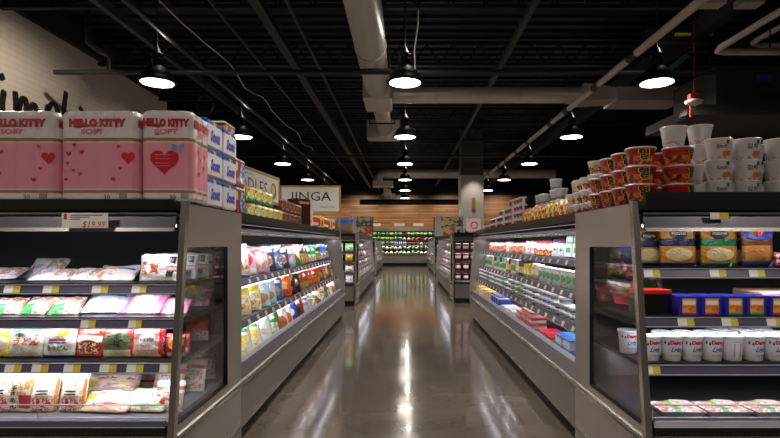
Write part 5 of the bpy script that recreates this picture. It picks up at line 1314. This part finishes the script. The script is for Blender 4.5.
PM = {'o': (OP, 'orange and white heap', 'vegetable_heap', 'vegetables'), 'g': (G1, 'dark green leafy bunch', 'greens_bunch', 'greens'), 'l': (G2, 'light green leafy bunch', 'greens_bunch', 'greens'), 'w': (G3, 'green and white bunch', 'greens_bunch', 'greens'),
      'c': (CB, 'pale green heap', 'vegetable_heap', 'vegetables'), 'r': (RP, 'red vegetable heap', 'vegetable_heap', 'vegetables'), 'y': (YP, 'pale yellow heap', 'vegetable_heap', 'vegetables'), 'b': (bt, 'white bottle pair', 'bottle_pair', 'bottles')}
rowsP = ['ycyycgyyccyygcyycyyg', 'cgyycwycyywcgcggcwcg', 'gwlgllgwbbbrrryrrlgl', 'llglglllgwyyoorooroo', 'glglgwglgwrwlwwlwwlg']
for i, rw in enumerate(rowsP):
    y, z = PL[i]; nn = len(rw)
    for k, ch in enumerate(rw):
        me, look, nm, cat = PM[ch]
        x = -2.95+k*(5.55/(nn-1))
        put(nm, me, x, y+.14, z+.031, (0, 0, R(rnd.uniform(-20, 20))), '%s, %s from left, %s row of the produce case' % (look, nth(k+1), ('bottom', 'second', 'middle', 'fourth', 'top')[i]), cat, 'produce on the %s row' % ('bottom', 'second', 'middle', 'fourth', 'top')[i], 1.1)
for k, xx in enumerate((375.5, 399.5, 418.5)):
    p = px(xx, 225, 36.2)
    simple('category_plate', MB().box(p.x-.36, p.x+.36, 36.372, 36.40, p.z-.08, p.z+.12, mat('plate_grey', '#c9c3bb', .5)), 'small pale plate on the wood wall above produce, %s' % ('left', 'middle', 'right')[k], 'sign', None)
simple('wood_ledge', MB().box(-5.2, 4.6, 36.36, 36.3995, 2.551, 2.62, WOODF), 'thin oak ledge running above the produce case', 'ledge')

# ------------------------------------------------------------------ lighting
def spot(loc, target, e, size, blend=.8, col=(1, .85, .68), r=.08):
    L = bpy.data.lights.new('track_spot', 'SPOT'); L.energy = e; L.spot_size = R(size); L.spot_blend = blend; L.color = col; L.shadow_soft_size = r
    o = bpy.data.objects.new('track_spot', L); COL.objects.link(o); o.location = loc
    o.rotation_euler = (Vector(target)-Vector(loc)).to_track_quat('-Z', 'Y').to_euler(); return o
spot((-4.6, 7.6, 5.3), (-7.0, 9.3, 3.9), 300, 75, 1.0)
spot((-4.6, 12.2, 5.3), (-7.0, 12.5, 3.2), 45, 75, 1.0)
for x in (-6, -3, -.0, 3.0, 6.5): spot((x, 33.6, 4.75), (x, 36.4, 2.9), 330, 85, .9)
spot((2.8, 20.5, 4.6), (2.8, 21.3, 2.9), 90, 60)
w = bpy.data.worlds.new('World'); scene.world = w; w.use_nodes = True
w.node_tree.nodes['Background'].inputs[0].default_value = (.5, .47, .45, 1); w.node_tree.nodes['Background'].inputs[1].default_value = .02

# ------------------------------------------------------------------ camera
cam = bpy.data.cameras.new('camera'); co = bpy.data.objects.new('camera', cam); COL.objects.link(co)
co.location = (0, 0, CAMZ); co.rotation_euler = (R(90), 0, 0); cam.sensor_width = 36; cam.lens = 24.0
cam.shift_x = (390-CX)/780; cam.shift_y = (CY-219)/780; cam.clip_end = 200
scene.camera = co
vs = scene.view_settings; vs.view_transform = 'Standard'; vs.look = 'None'; vs.exposure = 0.0; vs.gamma = 1; vs.use_curve_mapping = False
